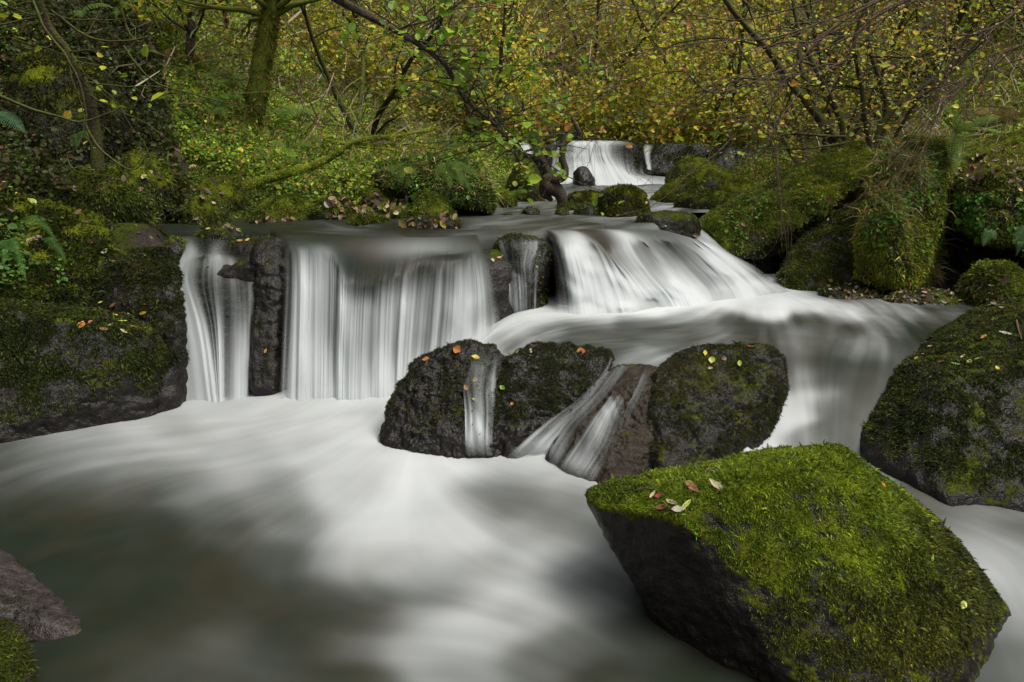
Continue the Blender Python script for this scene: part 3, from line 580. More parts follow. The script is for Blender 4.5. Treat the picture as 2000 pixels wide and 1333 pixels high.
rE = [D_(1870, 610, 4.35), D_(2000, 575, 4.4), D_(2200, 570, 4.3), D_(1750, 705, 3.85), D_(1742, 790, 3.42), D_(1845, 745, 3.22), D_(1960, 722, 3.22), D_(2200, 700, 3.2), D_(1672, 850, 3.36), Z(1668, 880), Z(1700, 925), Z(1830, 990), Z(2000, 1000), Z(2200, 1010), D_(1790, 900, 2.95), D_(2000, 880, 2.85), D_(2200, 880, 2.8)]
rock('boulder', dn(rE, .02) + dn([Z(1668, 880), Z(1830, 990), Z(2200, 1010)], -.3) + [(3.4, 4.4, -.2)], 'huge dark boulder with a green mossy back and scattered fallen leaves', 'rock_mid', 7, 22, .04, seed=15,
     moss=dict(n=240000, length=.014, thr=-.7, soft=.9, zmin=.05, amount=.12, pal=[(.05, .07, .008), (.085, .11, .010), (.03, .035, .008), (.02, .018, .010)], wts=(3, 2, 4, 3)))
# left bank blocks
fA = [Z(300, 808), Z(150, 838), Z(0, 872), Z(-220, 905), D_(302, 650, 3.92), D_(292, 624, 4.15), D_(150, 640, 3.85), D_(0, 605, 3.65), D_(-220, 600, 3.4), D_(170, 598, 4.4), D_(0, 566, 4.3), D_(-220, 540, 4.0), D_(296, 720, 3.86), D_(150, 740, 3.75)]
rock('rock_ledge', fA + dn([Z(300, 808), Z(-220, 905)], -.3) + [(-2.0, 4.3, -.2), (-4, 4.4, -.2)], 'blocky ledge with yellow leaves on a wet shelf, mossy above, black below', 'rock_mid', 7, 24, .035, seed=21, strata=.02, sdir=(.1, .15, 1), cat='rock ledge', chips=50,
     moss=dict(n=190000, length=.018, thr=-.4, soft=.8, zmin=.07, amount=.0, pal=[(.045, .065, .006), (.03, .042, .006), (.02, .02, .008), (.075, .095, .010)], wts=(3, 4, 3, 1)))
fB = [Z(350, 797), Z(300, 806), D_(352, 650, 4.10), D_(343, 560, 4.24), D_(345, 520, 4.45), D_(330, 480, 4.80), D_(250, 470, 4.9), D_(190, 500, 4.55), D_(180, 600, 4.25), D_(300, 600, 4.15), D_(200, 640, 4.2)]
rock('rock_ledge', fB + dn([Z(350, 797), Z(300, 806)], -.3) + [(-2.0, 5.0, -.1), (-2.9, 4.6, -.1)], 'tall dark wet rock right beside the thin stepped cascade', 'rock_dark', 6, 18, .07, seed=22, cat='rock ledge', strata=.03,
     moss=dict(n=70000, length=.018, thr=.0, soft=.8, zmin=.2, amount=-.05, pal=[(.03, .04, .006), (.02, .022, .008), (.05, .06, .008)], wts=(3, 3, 1)))
fC = [D_(-200, 610, 3.7), D_(0, 600, 3.9), D_(190, 610, 4.25), D_(225, 505, 4.62), D_(205, 430, 4.95), D_(110, 392, 4.95), D_(0, 388, 4.7), D_(-200, 370, 4.4)]
rock('boulder', fC + [(p[0] - .1, p[1] + .7, p[2] - .1) for p in fC], 'broad mossy mound with small ferns, above the leafy ledge', 'rock_moss', 6, 16, .06, seed=23,
     moss=dict(n=120000, length=.026, thr=-.7, soft=.8, pal=[(.04, .06, .006), (.025, .035, .006), (.02, .018, .008), (.07, .095, .010)], wts=(4, 4, 2, 1)))
DARKP = [(0.0651, 0.0893, 0.0112), (0.1023, 0.1302, 0.0149), (0.0372, 0.0409, 0.013), (0.1581, 0.186, 0.0186)]
MIDP = [(0.1014, 0.1436, 0.0135), (0.0592, 0.0845, 0.0118), (0.1859, 0.2197, 0.0203), (0.0845, 0.0676, 0.0203)]
def mb(x0, x1, yt, yb, D, dep, label, seed, mat='rock_moss', n=16000, ln=.02, pal=DARKP, sub=5, lean=0.0, amount=.45, p=12, rough=.07, name='boulder', tz=.65, zb=None, group=None):
    return rock(name, box_pts(x0, x1, yt, yb, D, dep, lean, zb, seed=seed, tz=tz), label, mat, sub, p, rough, seed=seed, group=group,
                moss=dict(n=n, length=ln, thr=-.2, soft=.9, pal=pal, wts=(4, 3, 2, 1), amount=amount) if n else None)
mb(150, 322, 292, 452, 5.5, 1.0, 'big round dark mossy boulder below the curved root on the bank', 31, n=45000, zb=.6, ln=.024)
mb(35, 262, 318, 470, 5.0, .7, 'long sloping mossy ridge of rock leading down towards the thin cascade', 32, n=45000, lean=.12, zb=.6, ln=.024)
mb(312, 470, 338, 440, 6.1, .8, 'rounded mossy boulder on the shore with olive-green crown, between darker neighbours', 33, n=30000)
mb(328, 425, 376, 448, 5.6, .5, 'small round mossy boulder sitting low in front of the olive-crowned one', 34, n=18000)
mb(402, 488, 328, 405, 6.5, .6, 'mossy boulder touching the lower end of the fallen green branch', 35, n=16000, pal=MIDP)
mb(450, 605, 384, 444, 5.9, .8, 'low dark mossy boulder at the waterline, nearest the olive-coloured pool', 36, n=26000)
mb(584, 700, 386, 443, 5.95, .6, 'shaggy mossy boulder with overhanging fringe at the pool edge', 37, n=22000)
mb(664, 758, 416, 443, 5.75, .35, 'flat little mossy rock touching the pool, behind the leaf-strewn rock', 38, n=9000)
mb(788, 888, 376, 434, 6.1, .55, 'leaning mossy rock with a smooth rounded back, in front of the dark hollow', 39, n=18000, pal=MIDP, lean=-.1)
mb(755, 918, 423, 453, 5.45, .45, 'low wet black rock carpeted with fallen leaves at the pool edge', 40, 'rock_dark', n=1500, amount=-.2)
mb(620, 745, 336, 395, 6.9, .7, 'wide olive mossy mound behind the pebbly shore', 41, n=22000, pal=MIDP)
mb(695, 760, 370, 400, 6.6, .35, 'small mossy stone on the pebbly shore', 42, n=5000, pal=MIDP)
rG = [D_(735, 345, 6.8), D_(745, 375, 6.6), D_(880, 395, 6.5), D_(962, 418, 6.5), D_(965, 370, 6.7), D_(930, 322, 7.2), D_(850, 300, 7.4), D_(765, 310, 7.3), D_(730, 320, 7.2), D_(900, 340, 6.6), D_(960, 400, 8), D_(740, 380, 8)]
rock('boulder', rG, 'great overhanging mossy mound draped in ferns, with a black hollow beneath', 'rock_moss', 7, 12, .09, seed=43, moss=dict(n=140000, length=.024, thr=-.8, soft=.8, pal=[(.06, .085, .009), (.10, .12, .012), (.035, .05, .008), (.06, .04, .015)], wts=(4, 2, 3, 1)))
mb(840, 968, 392, 432, 6.9, .5, 'dark wet rock in the hollow beneath the overhanging mound', 44, 'rock_dark', n=0)
mb(985, 1068, 312, 402, 8.3, .8, 'tall ochre-mossed boulder just left of the crooked tree', 45, n=24000, pal=[(.09, .11, .010), (.06, .07, .01), (.11, .09, .015), (.14, .15, .012)])
mb(930, 1012, 368, 406, 7.6, .6, 'small mossy bank stone beside the ochre boulder, at the stream edge', 46, n=9000, pal=MIDP)
mb(1168, 1287, 362, 426, 6.5, .65, 'rounded green mossy boulder standing in midstream', 47, n=32000, pal=[(.075, .09, .009), (.04, .045, .007), (.13, .14, .012), (.05, .035, .012)], amount=.3, p=16, tz=.8)
mb(1120, 1182, 397, 425, 6.6, .4, 'pale wet stone leaning on the midstream mossy boulder', 48, 'rock_pale', n=2500, amount=-.1)
mb(1086, 1138, 395, 410, 7.0, .3, 'small flat mossy stone in the riffle, beneath the long low rock', 49, 'rock_mid', n=2500)
mb(1084, 1116, 408, 425, 6.5, .25, 'small brown stone breaking the riffle, next to the pale wet stone', 50, 'rock_brown', n=800, amount=-.1)
mb(1018, 1056, 404, 419, 6.7, .25, 'little dark stone in the riffle below the crooked tree', 51, 'rock_dark', n=400, amount=-.1)
mb(972, 1004, 418, 426, 6.4, .2, 'flat dark stone in the stream near the hollow', 53, 'rock_dark', n=300, amount=-.1)
mb(1094, 1208, 374, 398, 7.6, .5, 'long low mossy rock at the foot of the distant fall', 54, 'rock_moss', n=12000, pal=[(.07, .06, .012), (.06, .07, .01), (.09, .10, .012), (.03, .03, .01)], lean=.05)
mb(1118, 1170, 322, 378, 10.7, .6, 'smooth dark rock splitting the distant fall', 55, 'rock_dark', n=0, lean=-.12)
mb(1246, 1390, 414, 457, 5.7, .5, 'dark grainy rock above the bright cascade', 56, 'rock_mid', n=9000, ln=.012, p=18, tz=.85, amount=.0)
mb(1425, 1570, 455, 565, 6.35, .8, 'black rock wedged in shadow beneath the long green slab', 57, 'rock_dark', n=2000, amount=-.2, tz=.85)
mb(1270, 1530, 330, 408, 8.0, 1.2, 'long dark mossy rock forming the far shore', 58, n=40000, lean=.1)
mb(1322, 1480, 369, 408, 7.2, .6, 'low mossy rock in front of the long dark shore rock', 59, n=20000)
mb(1310, 1430, 303, 360, 9.8, 1.0, 'sloping dark mossy rock beside the plunge of the distant fall', 60, n=20000)
sl = [D_(1362, 440, 6.3), D_(1360, 492, 6.0), D_(1375, 420, 6.9), D_(1440, 515, 5.95), D_(1480, 372, 6.9), D_(1620, 290, 7.2), D_(1690, 272, 7.0), D_(1708, 300, 6.6), D_(1690, 350, 6.25), D_(1560, 440, 6.05), D_(1600, 455, 6.3), D_(1500, 510, 6.2), D_(1710, 380, 6.6), D_(1420, 400, 6.9)]
rock('slab', sl, 'long tilted slab thick with green moss, rising from the bright cascade', 'rock_moss', 7, 18, .06, seed=61, cat='rock slab', moss=dict(n=190000, length=.019, thr=-.15, soft=.7, amount=.05, pal=[(0.108, 0.1418, 0.0135), (0.0675, 0.0945, 0.0121), (0.1755, 0.2025, 0.0175), (0.081, 0.054, 0.0189)], wts=(4, 3, 2, 1)))
s2 = [D_(1515, 545, 5.9), D_(1530, 575, 5.5), D_(1660, 580, 5.35), D_(1560, 470, 6.1), D_(1640, 400, 6.4), D_(1690, 380, 6.5), D_(1680, 470, 5.7), D_(1690, 560, 5.5), D_(1600, 560, 6.4), D_(1700, 500, 6.4)]
rock('slab', s2, 'darker slab lying beneath the long green slab, its foot in the foam', 'rock_mid', 6, 16, .05, seed=62, cat='rock slab', moss=dict(n=60000, length=.02, thr=-.05, soft=.8, pal=DARKP, wts=(3, 2, 4, 1), amount=.1))
st = [D_(1672, 540, 5.3), D_(1740, 568, 5.15), D_(1800, 560, 5.2), D_(1668, 470, 5.35), D_(1690, 370, 5.55), D_(1720, 280, 5.75), D_(1790, 248, 5.95), D_(1845, 262, 5.9), D_(1838, 330, 5.6), D_(1830, 430, 5.4), D_(1800, 540, 5.3), D_(1740, 420, 5.2), D_(1700, 560, 5.9), D_(1820, 540, 5.9), D_(1840, 300, 6.4)]
rock('boulder', st, 'tall upright rock shaggy with moss and clover-like leaves, beside the dark cave', 'rock_moss', 7, 14, .10, seed=63, moss=dict(n=260000, length=.022, thr=-.65, soft=.9, pal=[(0.1547, 0.2002, 0.0164), (0.1001, 0.1365, 0.0146), (0.2548, 0.2821, 0.0218), (0.1456, 0.091, 0.0291)], wts=(4, 3, 2, 1)))
ov = [D_(1850, 300, 6.2), D_(1850, 420, 5.7), D_(1870, 450, 5.4), D_(1940, 470, 5.2), D_(2100, 520, 5.0), D_(2250, 540, 4.9), D_(1865, 340, 5.5), D_(2000, 330, 5.3), D_(2250, 330, 5.1), D_(1900, 270, 6.4), D_(2250, 240, 6.4), D_(2250, 500, 6.6)]
rock('boulder', ov, 'overhanging mossy bank block roofing the dark cave', 'rock_moss', 7, 14, .10, seed=64, moss=dict(n=180000, length=.022, thr=-.6, soft=.9, pal=[(0.1365, 0.182, 0.0164), (0.091, 0.1274, 0.0164), (0.2184, 0.2548, 0.0218), (0.1638, 0.1001, 0.0364)], wts=(4, 3, 2, 1)))
mb(1790, 1990, 470, 600, 5.9, .8, 'black damp rock at the back of the dark cave', 65, 'rock_dark', n=0)
mb(1925, 2060, 512, 600, 4.75, .6, 'low mossy boulder at the cave mouth, near the pool corner', 66, n=26000, pal=MIDP)
mb(1600, 1760, 562, 592, 5.15, .35, 'flat dark shore rock strewn with brown leaves', 67, 'rock_dark', n=4000, amount=-.1, zb=.2)
mb(1740, 1930, 565, 606, 4.95, .4, 'low mossy shore stone strewn with twigs, at the cave mouth', 68, 'rock_mid', n=14000, zb=.2)
mb(-150, 215, 95, 350, 5.6, 1.6, 'shadowy root-hung bank hummock behind the leaning limb', 73, n=60000, zb=.9, ln=.03, amount=.2, pal=[(.03, .04, .006), (.05, .06, .01), (.03, .02, .01), (.02, .02, .01)], name='boulder')
# rocks at the camera's feet
b1 = [D_(-60, 1060, 2.35), D_(10, 1075, 2.3), D_(90, 1140, 2.12), D_(150, 1190, 2.02), Z(185, 1245), Z(60, 1245), Z(-200, 1250), D_(0, 1190, 1.95), D_(-200, 1100, 2.0), D_(-200, 1180, 1.9)]
rock('boulder', b1 + dn([Z(165, 1240), Z(-200, 1250)], -.3), 'grey-purple slate rock with a pale wet top, at the frame corner', 'rock_pale', 7, 20, .03, seed=71, strata=.02, moss=dict(n=5000, length=.010, thr=.8, amount=-.1, pal=DK2, wts=(3, 3, 2)))
b2 = [D_(-80, 1210, 1.8), D_(40, 1212, 1.78), D_(60, 1250, 1.72), Z(80, 1335), Z(-100, 1400), D_(-80, 1290, 1.6), Z(60, 1420)]
rock('boulder', b2 + dn([Z(80, 1335), Z(-100, 1400)], -.3), 'small brown rock with a tuft of moss, below the pale-topped slate rock', 'rock_brown', 6, 18, .05, seed=72, moss=dict(n=30000, length=.011, thr=.3, amount=.0, pal=[(.05, .07, .008), (.03, .04, .006), (.08, .10, .010)], wts=(2, 3, 1)))
# rock under the falls
lg = [(-2.35, 4.55, .55), (-1.95, 4.45, .74), (-1.5, 4.40, .84), (-1.3, 4.42, .74), (-1.0, 4.40, .60), (-.7, 4.45, .65), (-.35, 4.62, .72), (.0, 4.82, .72), (.15, 5.0, .80), (-2.4, 5.6, .84), (.1, 5.6, .84), (-1.2, 5.0, .86), (-2.4, 4.35, -.3), (-1.0, 4.3, -.3), (.1, 4.7, -.3), (-2.3, 5.6, -.3), (.2, 5.6, -.3)]
rock('rock_ledge', lg, 'dark rock lip behind the widest curtain of water', 'rock_dark', 6, 30, .03, seed=81, strata=.03, cat='rock ledge')
rock('rock_ledge', [D_(500, 472, 4.62), D_(556, 470, 4.62), D_(548, 500, 4.46), D_(500, 500, 4.44), D_(540, 640, 4.26), D_(498, 640, 4.28), Z(535, 785), Z(490, 785), D_(500, 480, 5.2), D_(560, 480, 5.2), (-1.7, 4.9, -.2), (-1.4, 4.9, -.2)], 'narrow black rock pillar between the thin cascade and the widest curtain', 'rock_dark', 6, 16, .09, seed=82, cat='rock pillar', moss=dict(n=6000, length=.012, thr=.2, amount=-.1))
rock('rock_ledge', [D_(352, 520, 4.62), D_(475, 520, 4.58), D_(480, 560, 4.40), D_(350, 560, 4.44), Z(350, 775), Z(490, 775), (-2.2, 5.1, .75), (-1.7, 5.1, .75), (-2.2, 5.1, -.2), (-1.7, 5.1, -.2), D_(420, 650, 4.3), D_(470, 680, 4.24)], 'stepped dark rock face under the thin cascade', 'rock_dark', 6, 14, .10, seed=83, strata=.12, sdir=(.05, .3, 1), cat='rock ledge')
mb(355, 455, 440, 472, 5.0, .4, 'low wet rock with a few leaves at the head of the thin cascade', 84, 'rock_dark', n=2500, amount=-.1)
mb(286, 362, 462, 548, 4.75, .4, 'rounded dark rock wedged above the thin cascade', 85, 'rock_dark', n=6000, amount=-.05)
mb(415, 556, 462, 520, 4.75, .45, 'dark rock with an orange leaf, crowning the thin cascade', 86, 'rock_dark', n=2000, amount=-.2, tz=.85)
re1 = mb(948, 1088, 458, 540, 4.85, .5, 'glistening dark rock shedding fine threads, in the gap between the two big falls', 87, 'rock_dark', n=3000, amount=-.2, p=18, tz=.85)
re2 = mb(935, 1085, 508, 622, 4.78, .6, 'lower dark block between the two big falls, crossed by two thin streams', 88, 'rock_dark', n=2500, amount=-.2, p=20, tz=.9)
rock('rock_ledge', [D_(1050, 462, 5.3), D_(1080, 500, 5.0), D_(1090, 610, 4.9), D_(1250, 610, 5.0), D_(1200, 500, 5.25), D_(1300, 505, 5.6), D_(1380, 600, 5.4), D_(1400, 520, 6.0), (1.8, 6.0, .1), (.5, 5.8, .1), (.5, 5.8, .75), (1.6, 6.2, .6)], 'dark rock buried under the bright white cascade', 'rock_dark', 5, 14, .03, seed=89, cat='rock ledge')
rock('rock_ledge', [D_(1030, 300, 12.4), D_(1250, 284, 12.2), D_(1300, 286, 12.2), D_(1420, 280, 12.0), D_(1500, 300, 12), D_(1060, 345, 12.1), D_(1300, 345, 11.9), D_(1480, 345, 11.6), (.3, 13.5, 1.55), (4, 13.5, 1.55), (.3, 12.4, .6), (4.2, 12.1, .6)], 'black cliff beside the distant fall', 'rock_dark', 6, 24, .04, seed=90, cat='cliff', strata=.02, moss=dict(n=26000, length=.05, thr=.1, amount=.1, pal=DARKP, wts=(3, 2, 3, 1)))

def leafy(o, c, V, F, box, n, size, pal, name='leafy_cover'):
    T = V[F]; cen = T.mean(1) + c; px, py = to_px(cen); N = np.cross(T[:, 1] - T[:, 0], T[:, 2] - T[:, 0]); N /= np.linalg.norm(N, axis=1)[:, None]
    blob = sstep(-.2, .3, fbm(cen * 4, 5, 3)); w = ((px > box[0]) & (px < box[2]) & (py > box[1]) & (py < box[3]) & (N[:, 1] < .2)) * blob
    P, Nn, _ = tri_sample(V, F, n, w); P = P + Nn * rng.uniform(.005, .03, (len(P), 1)); Vv, Ff = leaf_arrays(P, Nn, size * np.exp(rng.normal(0, .3, len(P))), .4, .5, width=1.1)
    tag(mesh(name, Vv, Ff, M['leaf'], o, col=np.repeat(pick_colors(len(P), pal, [1] * len(pal), .3), 6, 0), smooth=False), kind='stuff')
CL = [(.08, .19, .02), (.12, .24, .03), (.06, .13, .02)]
for nm, bx, n in (('tall upright', (1690, 300, 1835, 480), 2000), ('overhanging mossy bank', (1850, 380, 2000, 480), 1500), ('long tilted', (1400, 380, 1640, 500), 260), ('great overhanging', (735, 300, 965, 400), 2600), ('broad mossy mound', (0, 430, 130, 560), 350)):
    for r_ in ROCKS:
        if nm in r_[0]['label']: leafy(r_[0], r_[1], r_[2], r_[3], bx, n, .024, CL); break
for nm, bx, n, ln in (('tall upright', -.1, 2600, .13), ('great overhanging', -.1, 1800, .12), ('overhanging mossy bank', .1, 1500, .11)):
    for r_ in ROCKS:
        if nm in r_[0]['label']: moss_tufts('dry_grass', r_[0], r_[2], r_[3], n, ln, thr=.55 + bx, soft=.3, origin=r_[1], seed=8, wmul=.16, pal=[(.32, .24, .10), (.24, .26, .06), (.38, .30, .16), (.16, .10, .05)], wts=(2, 2, 1, 1)); break
for k, (a, b_2, t_, q, dd) in enumerate(((655, 690, 395, 412, 6.45), (690, 722, 402, 418, 6.2), (722, 756, 396, 414, 6.3), (757, 785, 405, 420, 6.15), (700, 735, 418, 430, 5.9), (735, 765, 384, 398, 6.6), (775, 800, 392, 408, 6.5), (650, 676, 412, 426, 6.1))):
    mb(a, b_2, t_, q, dd, .25, 'fist-sized mossy stone among the litter of the pebbly shore', 300 + k, n=1800, ln=.014, pal=MIDP, sub=4, group='small stones on the pebbly shore', name='stone')
# threads of water over the middle rocks
sheet('trickle', [[(905, 705, 3.72, .1, .4), (908, 735, 3.50, .5, .3), (905, 760, 3.42, .3, .25), (908, 810, 3.30, .6, .55), (908, 890, 3.17, .8, .6)], [(935, 690, 3.82, .2, .6), (930, 722, 3.52, .4, .5), (925, 758, 3.42, .4, .35), (930, 810, 3.30, .65, .75), (930, 890, 3.17, .85, .8)], [(985, 685, 3.85, .1, .5), (975, 718, 3.53, .5, .7), (968, 755, 3.42, .85, .8), (965, 810, 3.30, .7, .65), (962, 890, 3.17, .8, .6)]],
      120, 90, label='twin vertical trickle between the two black rocks', cat='trickle', lump=.0, ribbon=True, drape=[ra_, rb_], seed=31, start=.2, fine=1.6, push=.006, fade=.12)
sheet('trickle', [[(1190, 690, 3.88, .2, .4), (1180, 720, 3.66, .6, .6), (1130, 775, 3.48, .65, .6), (1060, 830, 3.32, .7, .6), (985, 895, 3.16, .9, .9)], [(1230, 690, 3.86, .2, .7), (1210, 715, 3.66, .6, .7), (1165, 775, 3.44, .6, .6), (1105, 835, 3.24, .7, .65), (1050, 910, 3.08, .9, .8)], [(1262, 694, 3.82, .1, .5), (1232, 718, 3.62, .3, .3), (1190, 775, 3.42, .3, .2), (1130, 840, 3.2, .3, .15), (1090, 918, 3.02, .6, .5)]],
      140, 110, label='slanting stream sliding from the pool across the brown slab', cat='trickle', lump=.0, ribbon=True, drape=[rb_, rc_], seed=32, start=.05, fine=1.3, push=.006, fade=.14)
sheet('trickle', [[(1190, 765, 3.47, .3, .1), (1170, 795, 3.34, .5, .45), (1130, 850, 3.16, .5, .5), (1085, 915, 3.0, .7, .6)], [(1215, 770, 3.42, .5, .4), (1195, 800, 3.28, .9, .8), (1165, 860, 3.10, .8, .7), (1120, 930, 2.95, .8, .7)], [(1235, 775, 3.38, .2, .1), (1222, 810, 3.22, .5, .4), (1205, 870, 3.04, .35, .25), (1160, 945, 2.90, .6, .4)]],
      120, 90, label='short bright threads low on the brown slab', cat='trickle', lump=.0, ribbon=True, drape=[rc_], seed=33, start=.0, fine=1.7, push=.006, fade=.15)
sheet('trickle', [[(1258, 720, 3.56, .4, .4), (1240, 760, 3.40, .5, .6), (1222, 800, 3.26, .5, .5), (1205, 850, 3.1, .4, .2)], [(1275, 716, 3.56, .4, .5), (1256, 765, 3.36, .5, .5), (1236, 805, 3.22, .5, .4), (1222, 850, 3.06, .4, .15)]],
      50, 60, label='faint trickle down the seam beside the squat boulder', cat='trickle', lump=.0, ribbon=True, drape=[rc_, rd_], seed=34, start=.0, fine=1.5, push=.004, fade=.2)
sheet('trickle', [[(965, 465, 4.95, .3, .3), (975, 480, 4.84, .5, .3), (982, 520, 4.74, .6, .2), (985, 560, 4.70, .7, .6), (988, 630, 4.62, .9, .7)], [(1000, 462, 4.95, .3, .5), (1005, 480, 4.82, .6, .4), (1008, 520, 4.74, .5, .5), (1012, 560, 4.69, .8, .7), (1015, 630, 4.60, .9, .8)], [(1035, 462, 4.95, .3, .5), (1038, 485, 4.82, .6, .45), (1030, 515, 4.74, .5, .4), (1032, 560, 4.69, .2, .05), (1032, 630, 4.60, .3, .1)], [(1075, 466, 4.92, .3, .4), (1068, 490, 4.82, .6, .4), (1058, 520, 4.74, .5, .5), (1052, 560, 4.69, .7, .5), (1050, 630, 4.60, .8, .6)]],
      160, 100, label='fine threads over the dark block between the two big falls', cat='trickle', lump=.0, ribbon=True, drape=[re1, re2], seed=35, start=.1, fine=1.6, push=.005, fade=.1)

# ------------------------------------------------------------------ branches, trees, leaves
class Tubes:
    def __init__(s): s.V = []; s.F = []; s.n = 0; s.ends = []
    def add(s, P, r, sides=6):
        P = np.asarray(P, float); n = len(P); r = np.broadcast_to(r, (n,)); T = np.gradient(P, axis=0); T /= np.linalg.norm(T, axis=1)[:, None] + 1e-9
        ref = np.array([.31, .17, .93]) if abs(T[:, 2]).mean() < .8 else np.array([.9, .3, .1])
        A = np.cross(T, ref); A /= np.linalg.norm(A, axis=1)[:, None] + 1e-9; B = np.cross(T, A)
        an = np.arange(sides) * 2 * math.pi / sides
        V = P[:, None] + r[:, None, None] * (np.cos(an)[None, :, None] * A[:, None] + np.sin(an)[None, :, None] * B[:, None])
        i = np.arange(n - 1)[:, None]; j = np.arange(sides)[None]; j2 = (j + 1) % sides
        F = np.stack([i * sides + j, i * sides + j2, (i + 1) * sides + j2, (i + 1) * sides + j], -1).reshape(-1, 4) + s.n
        s.V.append(V.reshape(-1, 3)); s.F.append(F); s.n += n * sides
    def build(s, name, mat, parent, bumpy=0.0, **kw):
        V = np.concatenate(s.V)
        if bumpy: V = V + bumpy * np.stack([fbm(V * 14, 1, 3), fbm(V * 14 + 9, 2, 3), fbm(V * 14 + 21, 3, 3)], 1)
        loc = np.array(parent.location[:]) if parent is not None else 0
        return mesh(name, V - loc, np.concatenate(s.F), M[mat], parent, **kw)
def spline(pts, n): return catmull(np.array(pts, float), n)
def wander(p, d, length, n, curl, droop, r_=random):
    P = [np.array(p, float)]; d = np.array(d, float); d /= np.linalg.norm(d)
    for i in range(n):
        d = d + np.array([r_.gauss(0, curl), r_.gauss(0, curl), r_.gauss(0, curl) - droop]); d /= np.linalg.norm(d); P.append(P[-1] + d * length / n)
    return np.array(P)
def grow(tb, P, r0, r1, depth, spread=.8, ratio=.55, kids=4, droop=.03, tips=None, start=.25, sides=6, length=None, curl=.12, tr=.0012):
    n = len(P); tb.add(P, np.linspace(r0, r1, n), sides)
    L = np.linalg.norm(np.diff(P, axis=0), axis=1).sum() if length is None else length
    if depth == 0:
        if tips is not None: tips.append(P[int(n * .2):])
        return
    for k in range(kids):
        t = start + (1 - start) * (k + random.random()) / kids; i = min(n - 2, int(t * (n - 1))); T = P[i + 1] - P[i]; T = T / (np.linalg.norm(T) + 1e-9)
        d = T + spread * np.array([random.gauss(0, 1), random.gauss(0, 1), random.gauss(0, .7)]) * .75
        l = L * ratio * random.uniform(.6, 1.2) * (1.15 - .5 * t); m = max(4, 7 if depth > 1 else 5)
        Q = wander(P[i], d, l, m, curl, droop); rr = max(tr, (r0 + (r1 - r0) * t) * .5)
        grow(tb, Q, rr, max(tr * .7, rr * .35), depth - 1, spread, ratio, max(2, kids - 1), droop, tips, .2, max(3, sides - 2), None, curl * 1.2, tr)
PAL_HAZEL = [(0.2806, 0.3541, 0.0305), (0.4532, 0.466, 0.0385), (0.5999, 0.5034, 0.0468), (0.1618, 0.2237, 0.0305), (0.5999, 0.3915, 0.0468), (0.3668, 0.1864, 0.0549)]
W_GREEN, W_MIX, W_GOLD = (5, 3, 1, 3, .4, .5), (3, 3, 1.3, 3, 1, 1.8), (1.4, 3, 2, 2.4, 1.5, 2.4)
def leaves_on(tips, per, size, jitter, pal=PAL_HAZEL, w=W_MIX, parent=None, name='crown', droop=.5, mat='leaf', dark=1.0):
    P = []
    tips = [t for k, t in enumerate(tips) if k % 6 == 0 or to_px(t[-1:])[1][0] > -70]
    for t in tips:
        i = np.random.default_rng(int(abs(t[0, 0] * 1e4)) % 100000).random(per) * (len(t) - 1.001); j = i.astype(int); f = (i - j)[:, None]; P.append(t[j] * (1 - f) + t[j + 1] * f)
    P = np.concatenate(P); P = P + rng.normal(0, jitter, P.shape); n = len(P)
    N = np.tile([0, -.25, .9], (n, 1)) + rng.normal(0, .45, (n, 3)); N /= np.linalg.norm(N, axis=1)[:, None]
    V, F = leaf_arrays(P, N, size * np.exp(rng.normal(0, .3, n)), .3, droop)
    C = pick_colors(n, pal, w, .2) * dark; loc = np.array(parent.location[:])
    return mesh(name, V - loc, F, M[mat], parent, col=np.repeat(C, 6, 0), smooth=False)

def tree(px, py, D, label, stems, h, r, name='tree', bark='bark_mossy', depth=3, kids=4, per=7, leaf=.055, w=W_MIX, lean=(0, 0), spread=.8, seed=0, group=None, cat='tree', ratio=.5, droop=.02, curl=.1, base=None, start=.25, jitter=.05, dark=1.0):
    random.seed(seed); p = PD(px, py, D) if base is None else np.array(base, float); z = gz(p[0], p[1]); z = min(z, p[2]) if base is None else z
    root = thing(name, (p[0], p[1], z), label, cat, group); tb = Tubes(); tips = []
    for k in range(stems):
        a = 2 * math.pi * (k + random.random() * .6) / stems; o = .45 if stems > 1 else .06
        d = np.array([math.cos(a) * o + lean[0], math.sin(a) * o + lean[1], 1.0]); hh = h * random.uniform(.75, 1.1)
        P = wander([p[0] + math.cos(a) * r * 1.5 * (stems > 1), p[1] + math.sin(a) * r * 1.5 * (stems > 1), z - .15], d, hh, 14, curl, .0)
        rr = r * random.uniform(.7, 1.1); grow(tb, P, rr, rr * .18, depth, spread, ratio, kids, droop, tips, start, 8)
    tb.build('trunk', bark, root, bumpy=.004)
    leaves_on(tips, per, leaf, jitter, w=w, parent=root, dark=dark)
    return root
def on_pix(path, n): return spline([PD(*p) for p in path], n)

# mossy leaning trunk on the left bank
random.seed(5)
b0 = PD(498, 228, 7.6); root = thing('tree', (b0[0], b0[1], gz(b0[0], b0[1])), 'thick moss-covered trunk leaning out of the green left bank', 'tree')
tb = Tubes(); P = on_pix([(480, 262, 7.6), (498, 215, 7.6), (512, 120, 7.6), (528, 30, 7.6), (538, -80, 7.55), (560, -260, 7.4), (600, -520, 7.2), (640, -900, 7.0)], 60)
rad = np.interp(np.linspace(0, 1, 60), [0, .03, .1, .3, 1], [.18, .125, .105, .095, .05]); tb.add(P, rad, 20)
tips = []
for k in range(26):
    i = random.randint(22, 58); a = random.uniform(0, 6.3); Q = wander(P[i], (math.cos(a) - .15, math.sin(a) - .1, .45), random.uniform(1.2, 2.6), 9, .12, .03)
    grow(tb, Q, .03, .008, 2, .8, .5, 5, .03, tips, .3, 6)
tk = tb.build('trunk', 'bark_moss', root, bumpy=.014)
